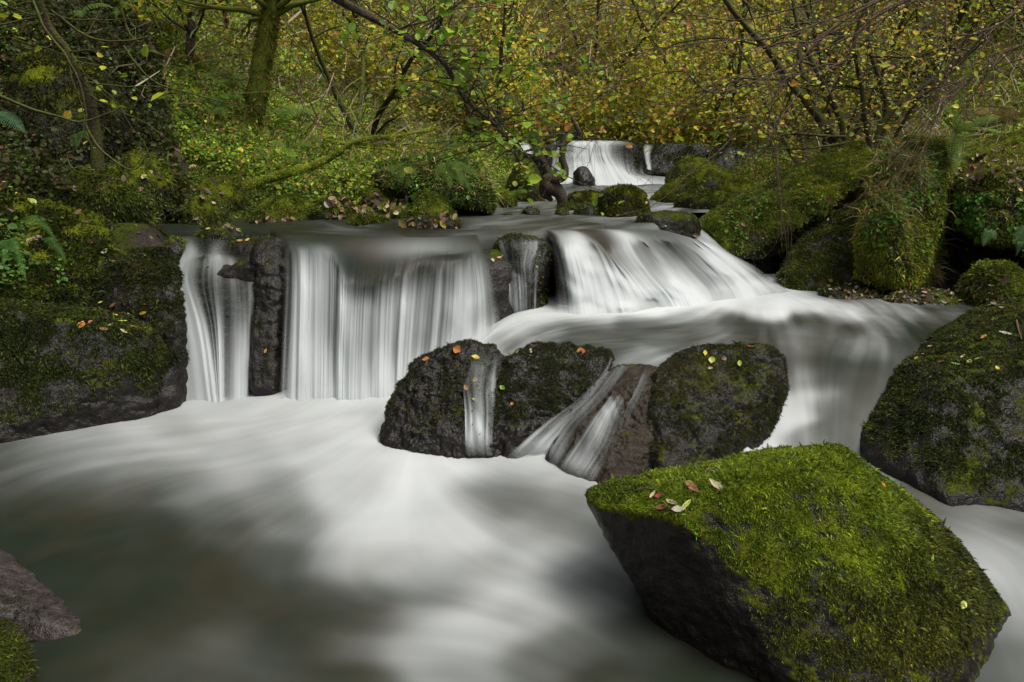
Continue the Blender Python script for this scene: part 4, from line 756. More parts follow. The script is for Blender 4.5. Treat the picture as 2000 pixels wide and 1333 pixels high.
mv = np.concatenate(tb.V[:1]); mf_ = quads_to_tris(tb.F[0]); moss_tufts('moss', root, mv - b0 * [1, 1, 0] - [0, 0, root.location.z], mf_, 26000, .03, thr=-2, pal=[(.16, .17, .015), (.11, .12, .015), (.19, .14, .03), (.07, .07, .015)], wts=(3, 3, 2, 2), origin=b0)
leaves_on(tips, 9, .06, .06, w=W_GREEN, parent=root, name='crown')
# thin dark trunk
b0 = PD(366, 180, 8.6); root = thing('tree', (b0[0], b0[1], gz(b0[0], b0[1])), 'slim dark straight trunk standing on the left bank', 'tree')
tb = Tubes(); P = on_pix([(364, 200, 8.6), (368, 130, 8.6), (374, 60, 8.6), (372, -40, 8.6), (380, -300, 8.5), (390, -700, 8.4)], 40); tb.add(P, np.linspace(.062, .03, 40), 10); tips = []
for k in range(16):
    i = random.randint(14, 38); a = random.uniform(0, 6.3); grow(tb, wander(P[i], (math.cos(a), math.sin(a), .5), random.uniform(.8, 1.8), 8, .12, .03), .018, .004, 2, .8, .5, 4, .03, tips, .3, 5)
tb.build('trunk', 'bark', root, bumpy=.006); leaves_on(tips, 8, .06, .06, w=W_GREEN, parent=root)

# overhanging hazel bough with big green leaves
random.seed(8)
b0 = np.array([-5.2, 3.6, gz(-5.2, 3.6)]); root = thing('tree', b0, 'dark curving bough with large green leaves, reaching down to the crooked tree', 'tree branch')
tb = Tubes(); P = spline([b0 - [0, 0, .2], b0 + [.3, .2, 1.2], b0 + [1.2, .5, 2.3], PD(300, -420, 4.5), PD(560, -80, 4.6), PD(655, -5, 4.7), PD(780, 65, 4.8), PD(868, 125, 4.9), PD(905, 190, 5.0), PD(960, 238, 5.1), PD(1000, 280, 5.2), PD(1050, 325, 5.3)], 90)
tb.add(P, np.interp(np.linspace(0, 1, 90), [0, .4, .55, .85, 1], [.08, .035, .017, .011, .003]), 10); tips = []
for k, i in enumerate(list(range(42, 88, 2)) * 3):
    a = random.uniform(0, 6.3); grow(tb, wander(P[i], (math.cos(a) * .9 + .3, math.sin(a) * .5, random.uniform(-.3, .9)), random.uniform(.35, .95), 7, .16, .02), .006, .002, 1, .8, .55, 4, .03, tips, .3, 5, curl=.18)
near = [t for t in tips if t[0, 0] < .9]
tb.build('trunk', 'bark', root, bumpy=.002)
sel = [t for i, t in enumerate(near) if i % 2 == 0]
leaves_on(sel, 6, .052, .03, pal=[(.14, .27, .02), (.22, .33, .02), (.35, .38, .03), (.08, .15, .03), (.42, .32, .03)], w=(5, 4, 2, 2, .7), parent=root, name='foliage', droop=.3)

# crooked little tree over the stream
random.seed(3)
b0 = PD(1085, 398, 7.2); root = thing('tree', b0, 'crooked bare little tree with a swollen looped base, rooted in the stream', 'tree')
tb = Tubes(); D = 7.2
def kk(path, r0, r1, n=24, s=10): 
    P = on_pix([(a, b, D + c) for a, b, c in path], n); tb.add(P, np.linspace(r0, r1, n) if np.isscalar(r0) else np.interp(np.linspace(0, 1, n), np.linspace(0, 1, len(r0)), r0), s); return P
kk([(1098, 402, 0), (1096, 385, 0), (1088, 372, .02), (1072, 366, 0), (1066, 352, 0), (1080, 344, .0)], (.05, .062, .075, .07, .055, .05), 0)
kk([(1078, 392, .05), (1066, 380, .05), (1063, 366, .05), (1068, 352, .05), (1078, 345, .02)], (.02, .05, .058, .055, .05), 0)
p1 = kk([(1072, 352, 0), (1090, 350, -.03), (1101, 345, -.03), (1104, 332, 0), (1098, 312, 0), (1099, 290, 0), (1104, 277, .02), (1122, 268, .02), (1131, 260, 0), (1124, 245, 0), (1113, 222, 0)], .05, .018, 50)
p2 = kk([(1080, 350, 0), (1068, 330, .05), (1058, 310, .05), (1050, 295, .1), (1046, 270, .1), (1030, 240, .1), (1020, 200, 0)], .045, .012, 30)
p3 = kk([(1072, 335, .05), (1078, 305, .05), (1092, 280, .1), (1118, 262, .1), (1136, 258, .1)], .022, .010, 20); tips = []
for P in (p1, p2, p3, p2, p2):
    for k in range(6):
        i = random.randint(len(P) // 3, len(P) - 2); grow(tb, wander(P[i], (random.gauss(-.3, .8), random.gauss(0, .3), random.uniform(-.1, .9)), random.uniform(.4, 1.2), 8, .14, .01), .006, .002, 1, .8, .5, 4, .02, tips, .3, 4)
tb.build('trunk', 'bark', root, bumpy=.004); leaves_on([t for i, t in enumerate(tips) if i % 2], 2, .05, .04, w=W_GOLD, parent=root)

# fallen mossy branch
random.seed(4); b0 = PD(480, 362, 6.3); root = thing('fallen_branch', b0, 'long bright green mossy branch lying slantwise across the left bank', 'fallen branch'); tb = Tubes()
P = on_pix([(478, 366, 6.3), (520, 352, 6.3), (560, 340, 6.3), (610, 325, 6.35), (660, 300, 6.4), (690, 280, 6.4), (730, 270, 6.4), (780, 266, 6.4), (860, 250, 6.5)], 60); tb.add(P, np.linspace(.042, .012, 60), 12)
for path, r in (([(690, 282, 6.4), (740, 285, 6.4), (800, 282, 6.4), (860, 292, 6.4)], .014), ([(688, 284, 6.4), (700, 305, 6.3), (712, 325, 6.3), (680, 345, 6.3)], .010), ([(722, 280, 6.4), (716, 300, 6.3), (700, 318, 6.3)], .009), ([(640, 275, 6.6), (690, 285, 6.5), (750, 292, 6.5), (790, 296, 6.5)], .012)):
    tb.add(on_pix(path, 16), np.linspace(r, r * .4, 16), 6)
tb.build('branch', 'bark_moss', root, bumpy=.007)
P_ = np.concatenate(tb.V); moss_tufts('moss', root, P_ - b0, quads_to_tris(np.concatenate(tb.F)), 14000, .014, thr=-.6, pal=[(.26, .32, .02), (.20, .25, .02), (.32, .36, .03)], wts=(1, 1, 1), origin=b0)

# leaning limb and hanging twigs, near left
random.seed(12); b0 = PD(185, 300, 4.9); root = thing('tree', b0, 'dark leaning limb edged with moss and trailing thin twigs, in the shady corner', 'tree'); tb = Tubes(); tips = []
P = on_pix([(192, 330, 4.9), (185, 250, 4.9), (168, 170, 4.85), (130, 100, 4.8), (92, 50, 4.75), (70, -20, 4.7), (40, -150, 4.6), (-60, -420, 4.5)], 50); tb.add(P, np.interp(np.linspace(0, 1, 50), [0, .3, 1], [.045, .028, .03]), 12)
for path in ([(60, -10, 4.3), (90, 60, 4.25), (130, 110, 4.2), (160, 180, 4.2), (168, 240, 4.2), (150, 290, 4.15), (132, 305, 4.15), (150, 335, 4.1), (220, 346, 4.1)], [(-20, 180, 3.9), (40, 205, 3.9), (110, 228, 3.95), (165, 238, 4.0), (225, 215, 4.0), (245, 200, 4.0)], [(165, 240, 4.0), (190, 285, 4.0), (225, 315, 4.0), (262, 332, 4.0), (290, 300, 4.0)],
             [(230, -20, 4.6), (250, 60, 4.6), (280, 80, 4.6), (310, 20, 4.6)], [(240, 90, 4.7), (270, 130, 4.7), (310, 165, 4.7), (380, 185, 4.7), (440, 200, 4.8), (510, 213, 4.8)], [(100, 20, 4.5), (170, 70, 4.5), (230, 82, 4.5), (300, 65, 4.5), (340, 10, 4.5)]):
    Q = on_pix(path, 40); tb.add(Q, np.linspace(.009, .003, 40), 5); tips.append(Q)
for k in range(22):
    i = random.randint(8, 48); grow(tb, wander(P[i], (random.gauss(0, 1), random.gauss(0, .7), random.uniform(-.7, .6)), random.uniform(.3, .9), 8, .18, .04), .006, .002, 1, .8, .5, 3, .03, tips, .3, 4)
tb.build('trunk', 'bark_mossy', root, bumpy=.004); leaves_on([t for i, t in enumerate(tips) if i % 2], 2, .05, .02, w=W_GREEN, parent=root, name='foliage')

# the multi-stemmed hazel on the right
random.seed(21); b0 = PD(1690, 285, 7.4); root = thing('tree', (b0[0], b0[1], b0[2] - .2), 'many-stemmed mossy hazel spreading from behind the long green slab', 'tree'); tb = Tubes(); tips = []
for path, r in (([(1640, 285, 7.3), (1610, 245, 7.25), (1570, 195, 7.2), (1545, 165, 7.2), (1500, 100, 7.1), (1430, 20, 7.0), (1380, -60, 6.9)], .045), ([(1650, 290, 7.3), (1640, 230, 7.3), (1600, 150, 7.3), (1560, 60, 7.4), (1540, -60, 7.5)], .035), ([(1700, 290, 7.3), (1690, 230, 7.3), (1680, 160, 7.3), (1668, 90, 7.3), (1680, 40, 7.3), (1720, -60, 7.2)], .032),
                ([(1705, 290, 7.4), (1725, 240, 7.4), (1770, 190, 7.4), (1810, 165, 7.4), (1900, 90, 7.4), (1980, -20, 7.4)], .036), ([(1720, 290, 7.5), (1730, 200, 7.6), (1700, 100, 7.7), (1690, 0, 7.8), (1660, -100, 8)], .03), ([(1630, 290, 7.6), (1590, 200, 7.8), (1560, 100, 8), (1600, 0, 8.2), (1620, -100, 8.4)], .03),
                ([(1650, 268, 7.2), (1600, 265, 7.1), (1540, 262, 7.0), (1500, 275, 7.0)], .018), ([(1680, 275, 7.2), (1580, 290, 7.0), (1480, 290, 6.9)], .014), ([(1740, 280, 7.4), (1790, 200, 7.2), (1850, 150, 7.0), (1920, 80, 6.8)], .02), ([(1700, 110, 7.2), (1780, 112, 7.1), (1850, 95, 7.0), (1900, 100, 7)], .013)):
    P = on_pix(path, 26); tb.add(P, np.linspace(r, r * .45, 26), 10)
    for k in range(7):
        i = random.randint(8, 24); grow(tb, wander(P[i], (random.gauss(-.2, .9), random.gauss(0, .5), random.uniform(-.2, .7)), random.uniform(.6, 1.5), 9, .14, .02), r * .3, .003, 2, .8, .5, 3, .02, tips, .3, 5)
tb.build('trunk', 'bark_mossy', root, bumpy=.006)
leaves_on([t for t in tips if to_px(t[-1:])[1][0] < 290], 6, .034, .06, w=W_GOLD, parent=root)
# bare arching twigs reaching over the stream from the right
random.seed(22); b0 = np.array([6.2, 5.6, gz(6.2, 5.6)]); root = thing('tree', b0, 'leaning hazel with long pale arching twigs and sparse yellow leaves over the stream', 'tree'); tb = Tubes(); tips = []
P0 = spline([b0 - [0, 0, .2], b0 + [-.3, 0, 1.2], b0 + [-.9, .2, 2.2], b0 + [-1.6, .3, 3.0]], 20); tb.add(P0, np.linspace(.06, .03, 20), 10); hub = P0[-1]
for path in ([(1990, -120, 5.6), (1700, 10, 5.6), (1590, 90, 5.6), (1540, 150, 5.6), (1510, 200, 5.5), (1500, 250, 5.5), (1512, 290, 5.5)], [(1900, -100, 6), (1560, 60, 6), (1400, 80, 6), (1250, 105, 6), (1150, 150, 6)], [(1850, -100, 6.2), (1500, 30, 6.2), (1350, 30, 6.2), (1200, 15, 6.2)], [(1900, -80, 5.2), (1700, 40, 5.2), (1650, 120, 5.2), (1600, 130, 5.2), (1480, 190, 5.2), (1420, 300, 5.2)], [(2000, 0, 5.0), (1880, 80, 5.0), (1850, 150, 5.0), (1790, 190, 5.0)], [(2050, 30, 5.2), (1950, 110, 5.2), (1880, 160, 5.2), (1780, 150, 5.2)],
             [(1950, -100, 6.5), (1500, 120, 6.5), (1380, 180, 6.5), (1290, 250, 6.5)], [(1950, -100, 6.5), (1450, 170, 6.5), (1330, 140, 6.5), (1230, 160, 6.5), (1100, 220, 6.5)]):
    Q = spline([hub, (hub + PD(*path[0])) / 2 + [0, 0, .3]] + [PD(*p) for p in path], 60); tb.add(Q, np.linspace(.014, .0025, 60), 5)
    for k in range(16):
        i = random.randint(15, 57); T = Q[i + 1] - Q[i]; T /= np.linalg.norm(T); grow(tb, wander(Q[i], T + np.array([random.gauss(0, .5), random.gauss(0, .4), random.gauss(-.1, .5)]), random.uniform(.5, 1.3), 9, .12, .02), .004, .0016, 1, .6, .5, 3, .02, tips, .3, 4)
tb.build('trunk', 'twig', root); leaves_on([t for i, t in enumerate(tips) if i % 2 and to_px(t[-1:])[1][0] < 270], 4, .036, .04, w=W_GOLD, parent=root)

# woodland behind: each tree its own thing
WOOD = [ # x, y, stems, height, weights, label
 (-7.6, 10.5, 2, 5, W_GREEN, 'tree with green crown high on the slope behind the slim dark trunk'),
 (-4.4, 11.5, 3, 5, W_MIX, 'three-stemmed tree with mixed leaves behind the thick mossy trunk'),
 (-2.2, 10.6, 4, 4.2, W_MIX, 'hazel bush with green and yellow leaves above the overhanging mound'),
 (-.4, 12.6, 5, 4.6, W_GOLD, 'yellowing hazel just left of the distant fall'),
 (-2.6, 14.0, 3, 6, W_MIX, 'taller tree filling the gap behind the hazel bushes on the left slope'),
 (1.6, 14.6, 5, 4.6, W_MIX, 'leafy hazel right above the lip of the distant fall'),
 (3.6, 13.2, 5, 4.8, W_GOLD, 'golden hazel above the black cliff beside the distant fall'),
 (4.6, 10.6, 5, 4.4, W_GOLD, 'yellow-leaved hazel overhanging the sloping dark mossy rock'),
 (6.4, 12.0, 4, 5.4, W_MIX, 'olive-green hazel behind the many-stemmed one'),
 (7.6, 9.6, 4, 5.0, W_GOLD, 'brown-twigged hazel on the slope behind the overhanging bank block'),
 (.6, 17.5, 4, 7, W_MIX, 'tall pale-leaved tree upstream at the valley centre'),
 (5.2, 17.0, 4, 7, W_GOLD, 'tall golden tree upstream beyond the cliff'),
 (-6.0, 16.0, 4, 7, W_MIX, 'tall green and gold tree high on the far left slope'),
 (9.6, 14.0, 4, 7, W_GOLD, 'tall russet-tinged tree high on the slope at the right edge'),
 (-10.5, 14.0, 3, 8, W_GREEN, 'tall tree with dark green crown at the far left edge of the wood')]
for q, (x, y, n, h, w, lab) in enumerate(WOOD):
    tree(0, 0, 0, lab, n, h, .05 if h < 6 else .08, base=(x, y, 0), w=w, depth=2, kids=8, per=9, leaf=.050 if y < 14 else .07, seed=100 + q, spread=.9, ratio=.42, start=.06, jitter=.10, droop=.04, group=None, bark='bark_mossy')

# dense leafy thicket and ground cover that nobody could count
def in_view(P, m=1.15):
    px, py = to_px(P); return (px > 1000 - 1000 * m) & (px < 1000 + 1000 * m) & (py > -160) & (py < 760) & (P[:, 1] > 2.5)
def ground_scatter(n, xr, yr, cond):
    x = rng.uniform(*xr, n); y = rng.uniform(*yr, n); k = cond(x, y); x, y = x[k], y[k]; z = ground_z(x, y); P = np.stack([x, y, z], 1); v = in_view(P); return P[v]
def out_of_stream(m): return lambda x, y: (interp_line(y, LSH) - x > m) | (x - interp_line(y, RSH) > m)
PAL_UNDER = [(0.1544, 0.2677, 0.0281), (0.2471, 0.3912, 0.0281), (0.0824, 0.1338, 0.0211), (0.3707, 0.4324, 0.0421), (0.2883, 0.1647, 0.0421), (0.5148, 0.4324, 0.0491)]
def cover(name, P, size, hgt, pal, w, lab=None, up=.6):
    n = len(P); big = fbm(P * [1.1, 1.1, 1.1], 77, 4); P = P.copy(); P[:, 2] += (np.abs(rng.normal(0, 1, n)) * hgt) * np.clip(1 + .9 * big, .15, 2.2)
    N = np.tile([0, -.3, up], (n, 1)) + rng.normal(0, .4, (n, 3)); V, F = leaf_arrays(P, N, size * np.exp(rng.normal(0, .35, n)), .35, .4)
    C = pick_colors(n, pal, w, .30) * np.exp(.65 * big)[:, None]
    return tag(mesh(name, V, F, M['leaf'], col=np.repeat(C, 6, 0), smooth=False), kind='stuff')
P = ground_scatter(900000, (-12, 0), (4.6, 15), lambda x, y: (interp_line(y, LSH) - x > .25) & ((y > 6.7) | (x < -3.5))); P = P[P[:, 0] < interp_line(P[:, 1], LSH)]
cover('undergrowth', P, .027, .09, PAL_UNDER, (4, 3, 4, 1.5, 2.4, 1.0))
P = ground_scatter(260000, (-7, -2.6), (5.0, 8.5), lambda x, y: (interp_line(y, LSH) - x > .6) & (x < -.52 * y + .3)); cover('undergrowth', P, .034, .16, [(.04, .06, .012), (.03, .04, .01), (.07, .09, .015), (.07, .04, .02)], (3, 3, 1.5, 2))
P = ground_scatter(500000, (-5, 0), (5.2, 7.4), lambda x, y: (interp_line(y, LSH) - x > .05) & (x > -2.9 + .3 * fbm(np.stack([x, y, 0 * x], 1) * 3, 3, 2)))
cover('grassy_moss', P, .016, .012, [(.08, .13, .015), (.13, .19, .02), (.06, .08, .012), (.16, .09, .04), (.04, .05, .01)], (4, 3, 3, 1, 2))
P = ground_scatter(450000, (1.5, 12), (5.5, 15), out_of_stream(.3)); P = P[P[:, 0] > interp_line(P[:, 1], RSH)]
cover('undergrowth', P, .028, .07, PAL_UNDER, (2.5, 2, 3.5, 1.5, 3, 1.2))
P = ground_scatter(900000, (-14, 14), (12.4, 25), lambda x, y: y > 12.4)
cover('distant_thicket', P, .062, .6, PAL_HAZEL, (2, 3, 2.4, 3, 1.2, 1.5))
# tangle of thin bare stems in the thicket
def brushwood(name, n, xr, yr, h, cond, lo=.3, hi=1.2):
    P = ground_scatter(n, xr, yr, cond); n = len(P); P = P + np.array([0, 0, 1]) * (rng.random((n, 1)) ** 1.2 * h); D = rng.normal(0, 1, (n, 3)) * [1, .6, .75]; D /= np.linalg.norm(D, axis=1)[:, None]
    L = rng.uniform(lo, hi, n)[:, None]; S = np.cross(D, [0, 1, 0.2]); S /= np.linalg.norm(S, axis=1)[:, None]; w = rng.uniform(.0025, .007, n)[:, None] * (.6 + P[:, 1:2] / 18)
    bend = rng.normal(0, .12, (n, 3)) * L; A = P - D * L / 2; B = P + bend; C = P + D * L / 2
    V = np.stack([A - S * w, A + S * w, B + S * w, B - S * w, C + S * w * .4, C - S * w * .4], 1).reshape(-1, 3); k = np.arange(n) * 6
    F = np.concatenate([np.stack([k, k + 1, k + 2, k + 3], 1), np.stack([k + 3, k + 2, k + 4, k + 5], 1)])
    col = pick_colors(n, [(.24, .18, .10), (.34, .28, .18), (.15, .10, .06), (.22, .22, .06)], (3, 2, 2, 2), .25)
    return tag(mesh(name, V, F, M['litter'], col=np.repeat(col, 6, 0), smooth=False), kind='stuff')
brushwood('brushwood', 24000, (-9, 11), (10.8, 22), 3.2, lambda x, y: (y > 12.8) | (x - interp_line(y, RSH) > .6) | (interp_line(y, LSH) - x > 1.5))
brushwood('brushwood', 4500, (-9, 11), (6.4, 11), .8, lambda x, y: ((x - interp_line(y, RSH) > .8) | (interp_line(y, LSH) - x > 1.2)) & (y > 6.8), .15, .6)

# ------------------------------------------------------------------ ferns
def fern(label, base, tips, width=.09, pal=(.07, .15, .03), pairs=24, arch=.12):
    b = PD(*base); root = thing('fern', b, label, 'fern'); i = 0
    for (tx, ty, tD, wsc) in tips:
        i += 1; t = PD(tx, ty, tD) - b; L = np.linalg.norm(t); P = catmull(np.array([np.zeros(3), t * .33 + [0, 0, arch * L * 1.1], t * .7 + [0, 0, arch * L * .9], t]), pairs + 4)
        side = np.cross(t, [0, -.5, 1.0]); side /= np.linalg.norm(side); Vs, Qs = [], []; n0 = 0
        tb = Tubes(); tb.add(P, np.linspace(.0022, .0008, len(P)), 4); Vs.append(tb.V[0]); Qs.append(tb.F[0]); n0 = len(tb.V[0])
        for k in range(3, len(P) - 1):
            u = k / (len(P) - 1); wd = width * wsc * math.sin(math.pi * min(1, (u * .9 + .12))) ** .8 * (1.1 - u * .55); T = P[k + 1] - P[k]; T = T / np.linalg.norm(T); sp = L / pairs
            for sg in (1, -1):
                d = side * sg + T * .45 + np.array([0, 0, -.22]); d /= np.linalg.norm(d); m = 4; q = P[k]; w0 = sp * .55
                for j in range(m):                               # small lobes along each leaflet
                    a = q + d * wd * j / m; c = q + d * wd * (j + 1.25) / m; ww = w0 * (1 - .8 * j / m); mid = (a + c) / 2
                    Vs.append(np.array([a, mid + T * ww, c, mid - T * ww])); Qs.append(np.array([[0, 1, 2, 3]]) + n0); n0 += 4
        V = np.concatenate(Vs); C = np.array(pal) * np.exp(fbm(V * 40, 5, 2) * .3)[:, None] * random.uniform(.85, 1.2)
        mesh('frond', V, np.concatenate(Qs), M['fern'], root, col=C, smooth=False)
    return root
random.seed(31)
fern('single arching fern frond on the broad mossy mound, higher of two', (42, 428, 4.35), [(112, 472, 4.1, .8)], .05)
fern('short fern frond with a pale leaf beside it, lower on the broad mossy mound', (82, 466, 4.25), [(131, 512, 4.05, .8)], .05)
fern('drooping clump of ferns at the edge of the frame, above the leafy ledge', (22, 468, 4.05), [(52, 552, 3.9, .8), (6, 520, 3.9, .9), (34, 500, 3.9, .7), (-20, 500, 3.9, 1)], .05)
fern('bluish fern frond poking in at the shady corner', (-30, 222, 3.9), [(52, 262, 3.8, 1)], .07, (.07, .14, .07))
fern('dark fern beneath the leaning limb on the bank', (148, 262, 5.2), [(196, 290, 5.0, 1), (150, 292, 5.0, .9), (205, 272, 5.1, .9)], .06, (.05, .10, .02))
fern('tall upright fern with pale fronds growing on top of the bank block', (1868, 262, 5.75), [(1832, 178, 5.7, 1), (1874, 176, 5.7, 1.1), (1850, 205, 5.5, 1), (1905, 240, 5.5, .9), (1956, 228, 5.6, 1), (1958, 262, 5.4, .9), (1800, 225, 5.6, .8), (1866, 345, 5.4, 1)], .10, (.12, .20, .03))
fern('little fern hanging inside the dark cave', (1936, 448, 5.0), [(1920, 482, 4.95, 1), (1945, 470, 4.95, .7)], .05, (.08, .16, .05))
fern('fern at the frame edge beside the cave mouth', (2010, 440, 4.7), [(1980, 475, 4.65, 1), (1985, 500, 4.65, 1)], .05, (.07, .15, .06))
fern('ferns trailing down the front of the overhanging mound', (872, 318, 6.5), [(850, 352, 6.3, 1), (880, 372, 6.25, 1.1), (905, 366, 6.25, 1.1), (925, 385, 6.3, 1), (940, 350, 6.4, 1), (895, 340, 6.3, .8)], .08, (.07, .13, .02))
fern('small fern tuft on the shoulder of the overhanging mound', (790, 318, 6.6), [(765, 345, 6.5, 1), (785, 352, 6.4, 1), (812, 345, 6.4, 1), (820, 305, 6.5, 1)], .08, (.08, .14, .02))
fern('bracken tuft on the green bank below the thick mossy trunk', (560, 290, 6.9), [(540, 305, 6.8, 1), (575, 310, 6.7, 1), (600, 285, 6.8, 1), (530, 275, 6.9, 1)], .09, (.12, .18, .02))
fern('bracken tuft on the slope between the two standing trunks', (430, 210, 7.6), [(410, 225, 7.5, 1), (440, 232, 7.4, 1), (462, 205, 7.6, 1), (420, 190, 7.6, 1)], .10, (.10, .17, .03))
fern('ferns on the slope below the slim dark trunk', (330, 215, 7.4), [(305, 232, 7.3, 1), (335, 240, 7.2, 1), (360, 225, 7.3, 1), (300, 210, 7.4, 1)], .10, (.10, .18, .04))
fern('fern sprouting at the foot of the ochre boulder', (1008, 372, 7.9), [(992, 392, 7.8, 1), (1020, 390, 7.8, 1), (1030, 378, 7.8, 1)], .07, (.09, .16, .02))

def slope_ferns(n, xr, yr, side, label, group, seed):
    random.seed(seed); k = 0; pool = []
    while k < n:
        x, y = random.uniform(*xr), random.uniform(*yr); z = gz(x, y); px, py = to_px(np.array([[x, y, z + .15]]))
        d = (interp_line(y, LSH) - x) if side < 0 else (x - interp_line(y, RSH))
        if d < .6 or not (10 < px[0] < 1990 and 20 < py[0] < 330): continue
        o = fern_at(label, (x, y, z + .02), random.uniform(.28, .5), random.randint(5, 7)); o['group'] = group; k += 1
def fern_at(label, p, L, n):
    cx, cy = to_px(np.array([p])); root = None; tips = []
    for i in range(n):
        a = 6.283 * (i + random.random() * .5) / n; q = np.array(p) + [math.cos(a) * L, math.sin(a) * L, L * random.uniform(.1, .55)]; u, v = to_px(q[None]); tips.append((u[0], v[0], q[1], 1.0))
    g = random.uniform(.7, 1.2); return fern(label, (cx[0], cy[0], p[1]), tips, L * .26, random.choice([(.11 * g, .20 * g, .03), (.16 * g, .22 * g, .03), (.22 * g, .16 * g, .04)]), pairs=16, arch=.25)
slope_ferns(16, (-5.2, -1.2), (6.6, 9.5), -1, 'bracken fern arching among the low leaves of the left slope', 'ferns scattered over the left slope', 5)
slope_ferns(7, (3.2, 6.5), (6.6, 9.0), 1, 'bracken fern arching on the twiggy slope above the mossy slabs', 'ferns scattered over the slope above the slabs', 6)
# ------------------------------------------------------------------ fallen leaves
bpy.context.view_layer.update()
ROCKO = [r[0] for r in ROCKS]
LC = {'y': (.50, .38, .03), 'o': (.42, .17, .04), 'b': (.20, .09, .04), 'p': (.42, .36, .20), 'g': (.18, .30, .04), 'r': (.28, .04, .03), 'w': (.42, .40, .30), 'd': (.10, .06, .035), 'yg': (.34, .38, .05), 'or': (.50, .24, .04)}
def fallen_leaf(px, py, c, label, size=.06, narrow=.55, group=None, lift=.006, curl=.18, up=None):
    h = cast(px, py, ROCKO)
    if h is None: return
    size *= .85; p = np.array(h[1]); N = np.array(h[2]); N /= np.linalg.norm(N); N = N * .8 + np.array([0, -.1, .25]); N /= np.linalg.norm(N); p = p + N * lift
    if up: N = np.array(up, float)
    a = random.uniform(0, 6.3); X = np.cross(N, [math.cos(a), math.sin(a), .1]); X /= np.linalg.norm(X); Y = np.cross(N, X)
    V = []; m = 7
    for i in range(m):
        u = i / (m - 1); w = math.sin(math.pi * u ** .85) * .5 * narrow + .01
        for s_ in (-1, -.5, 0, .5, 1): V.append(p + size * (X * w * s_ + Y * (u - .5) + N * (curl * (abs(s_) * w * 1.6 + 1.2 * (u - .5) ** 2 + .05 * math.sin(9 * u + s_)))))
    V = np.array(V); col = np.array(LC[c]) * np.exp(.25 * fbm(V * 70, 3, 2))[:, None]
    o = mesh('fallen_leaf', V - p, grid_faces(m, 5), M['litter'], None, col=col); o.location = p.tolist(); return tag(o, label, 'leaf', group)
random.seed(77)
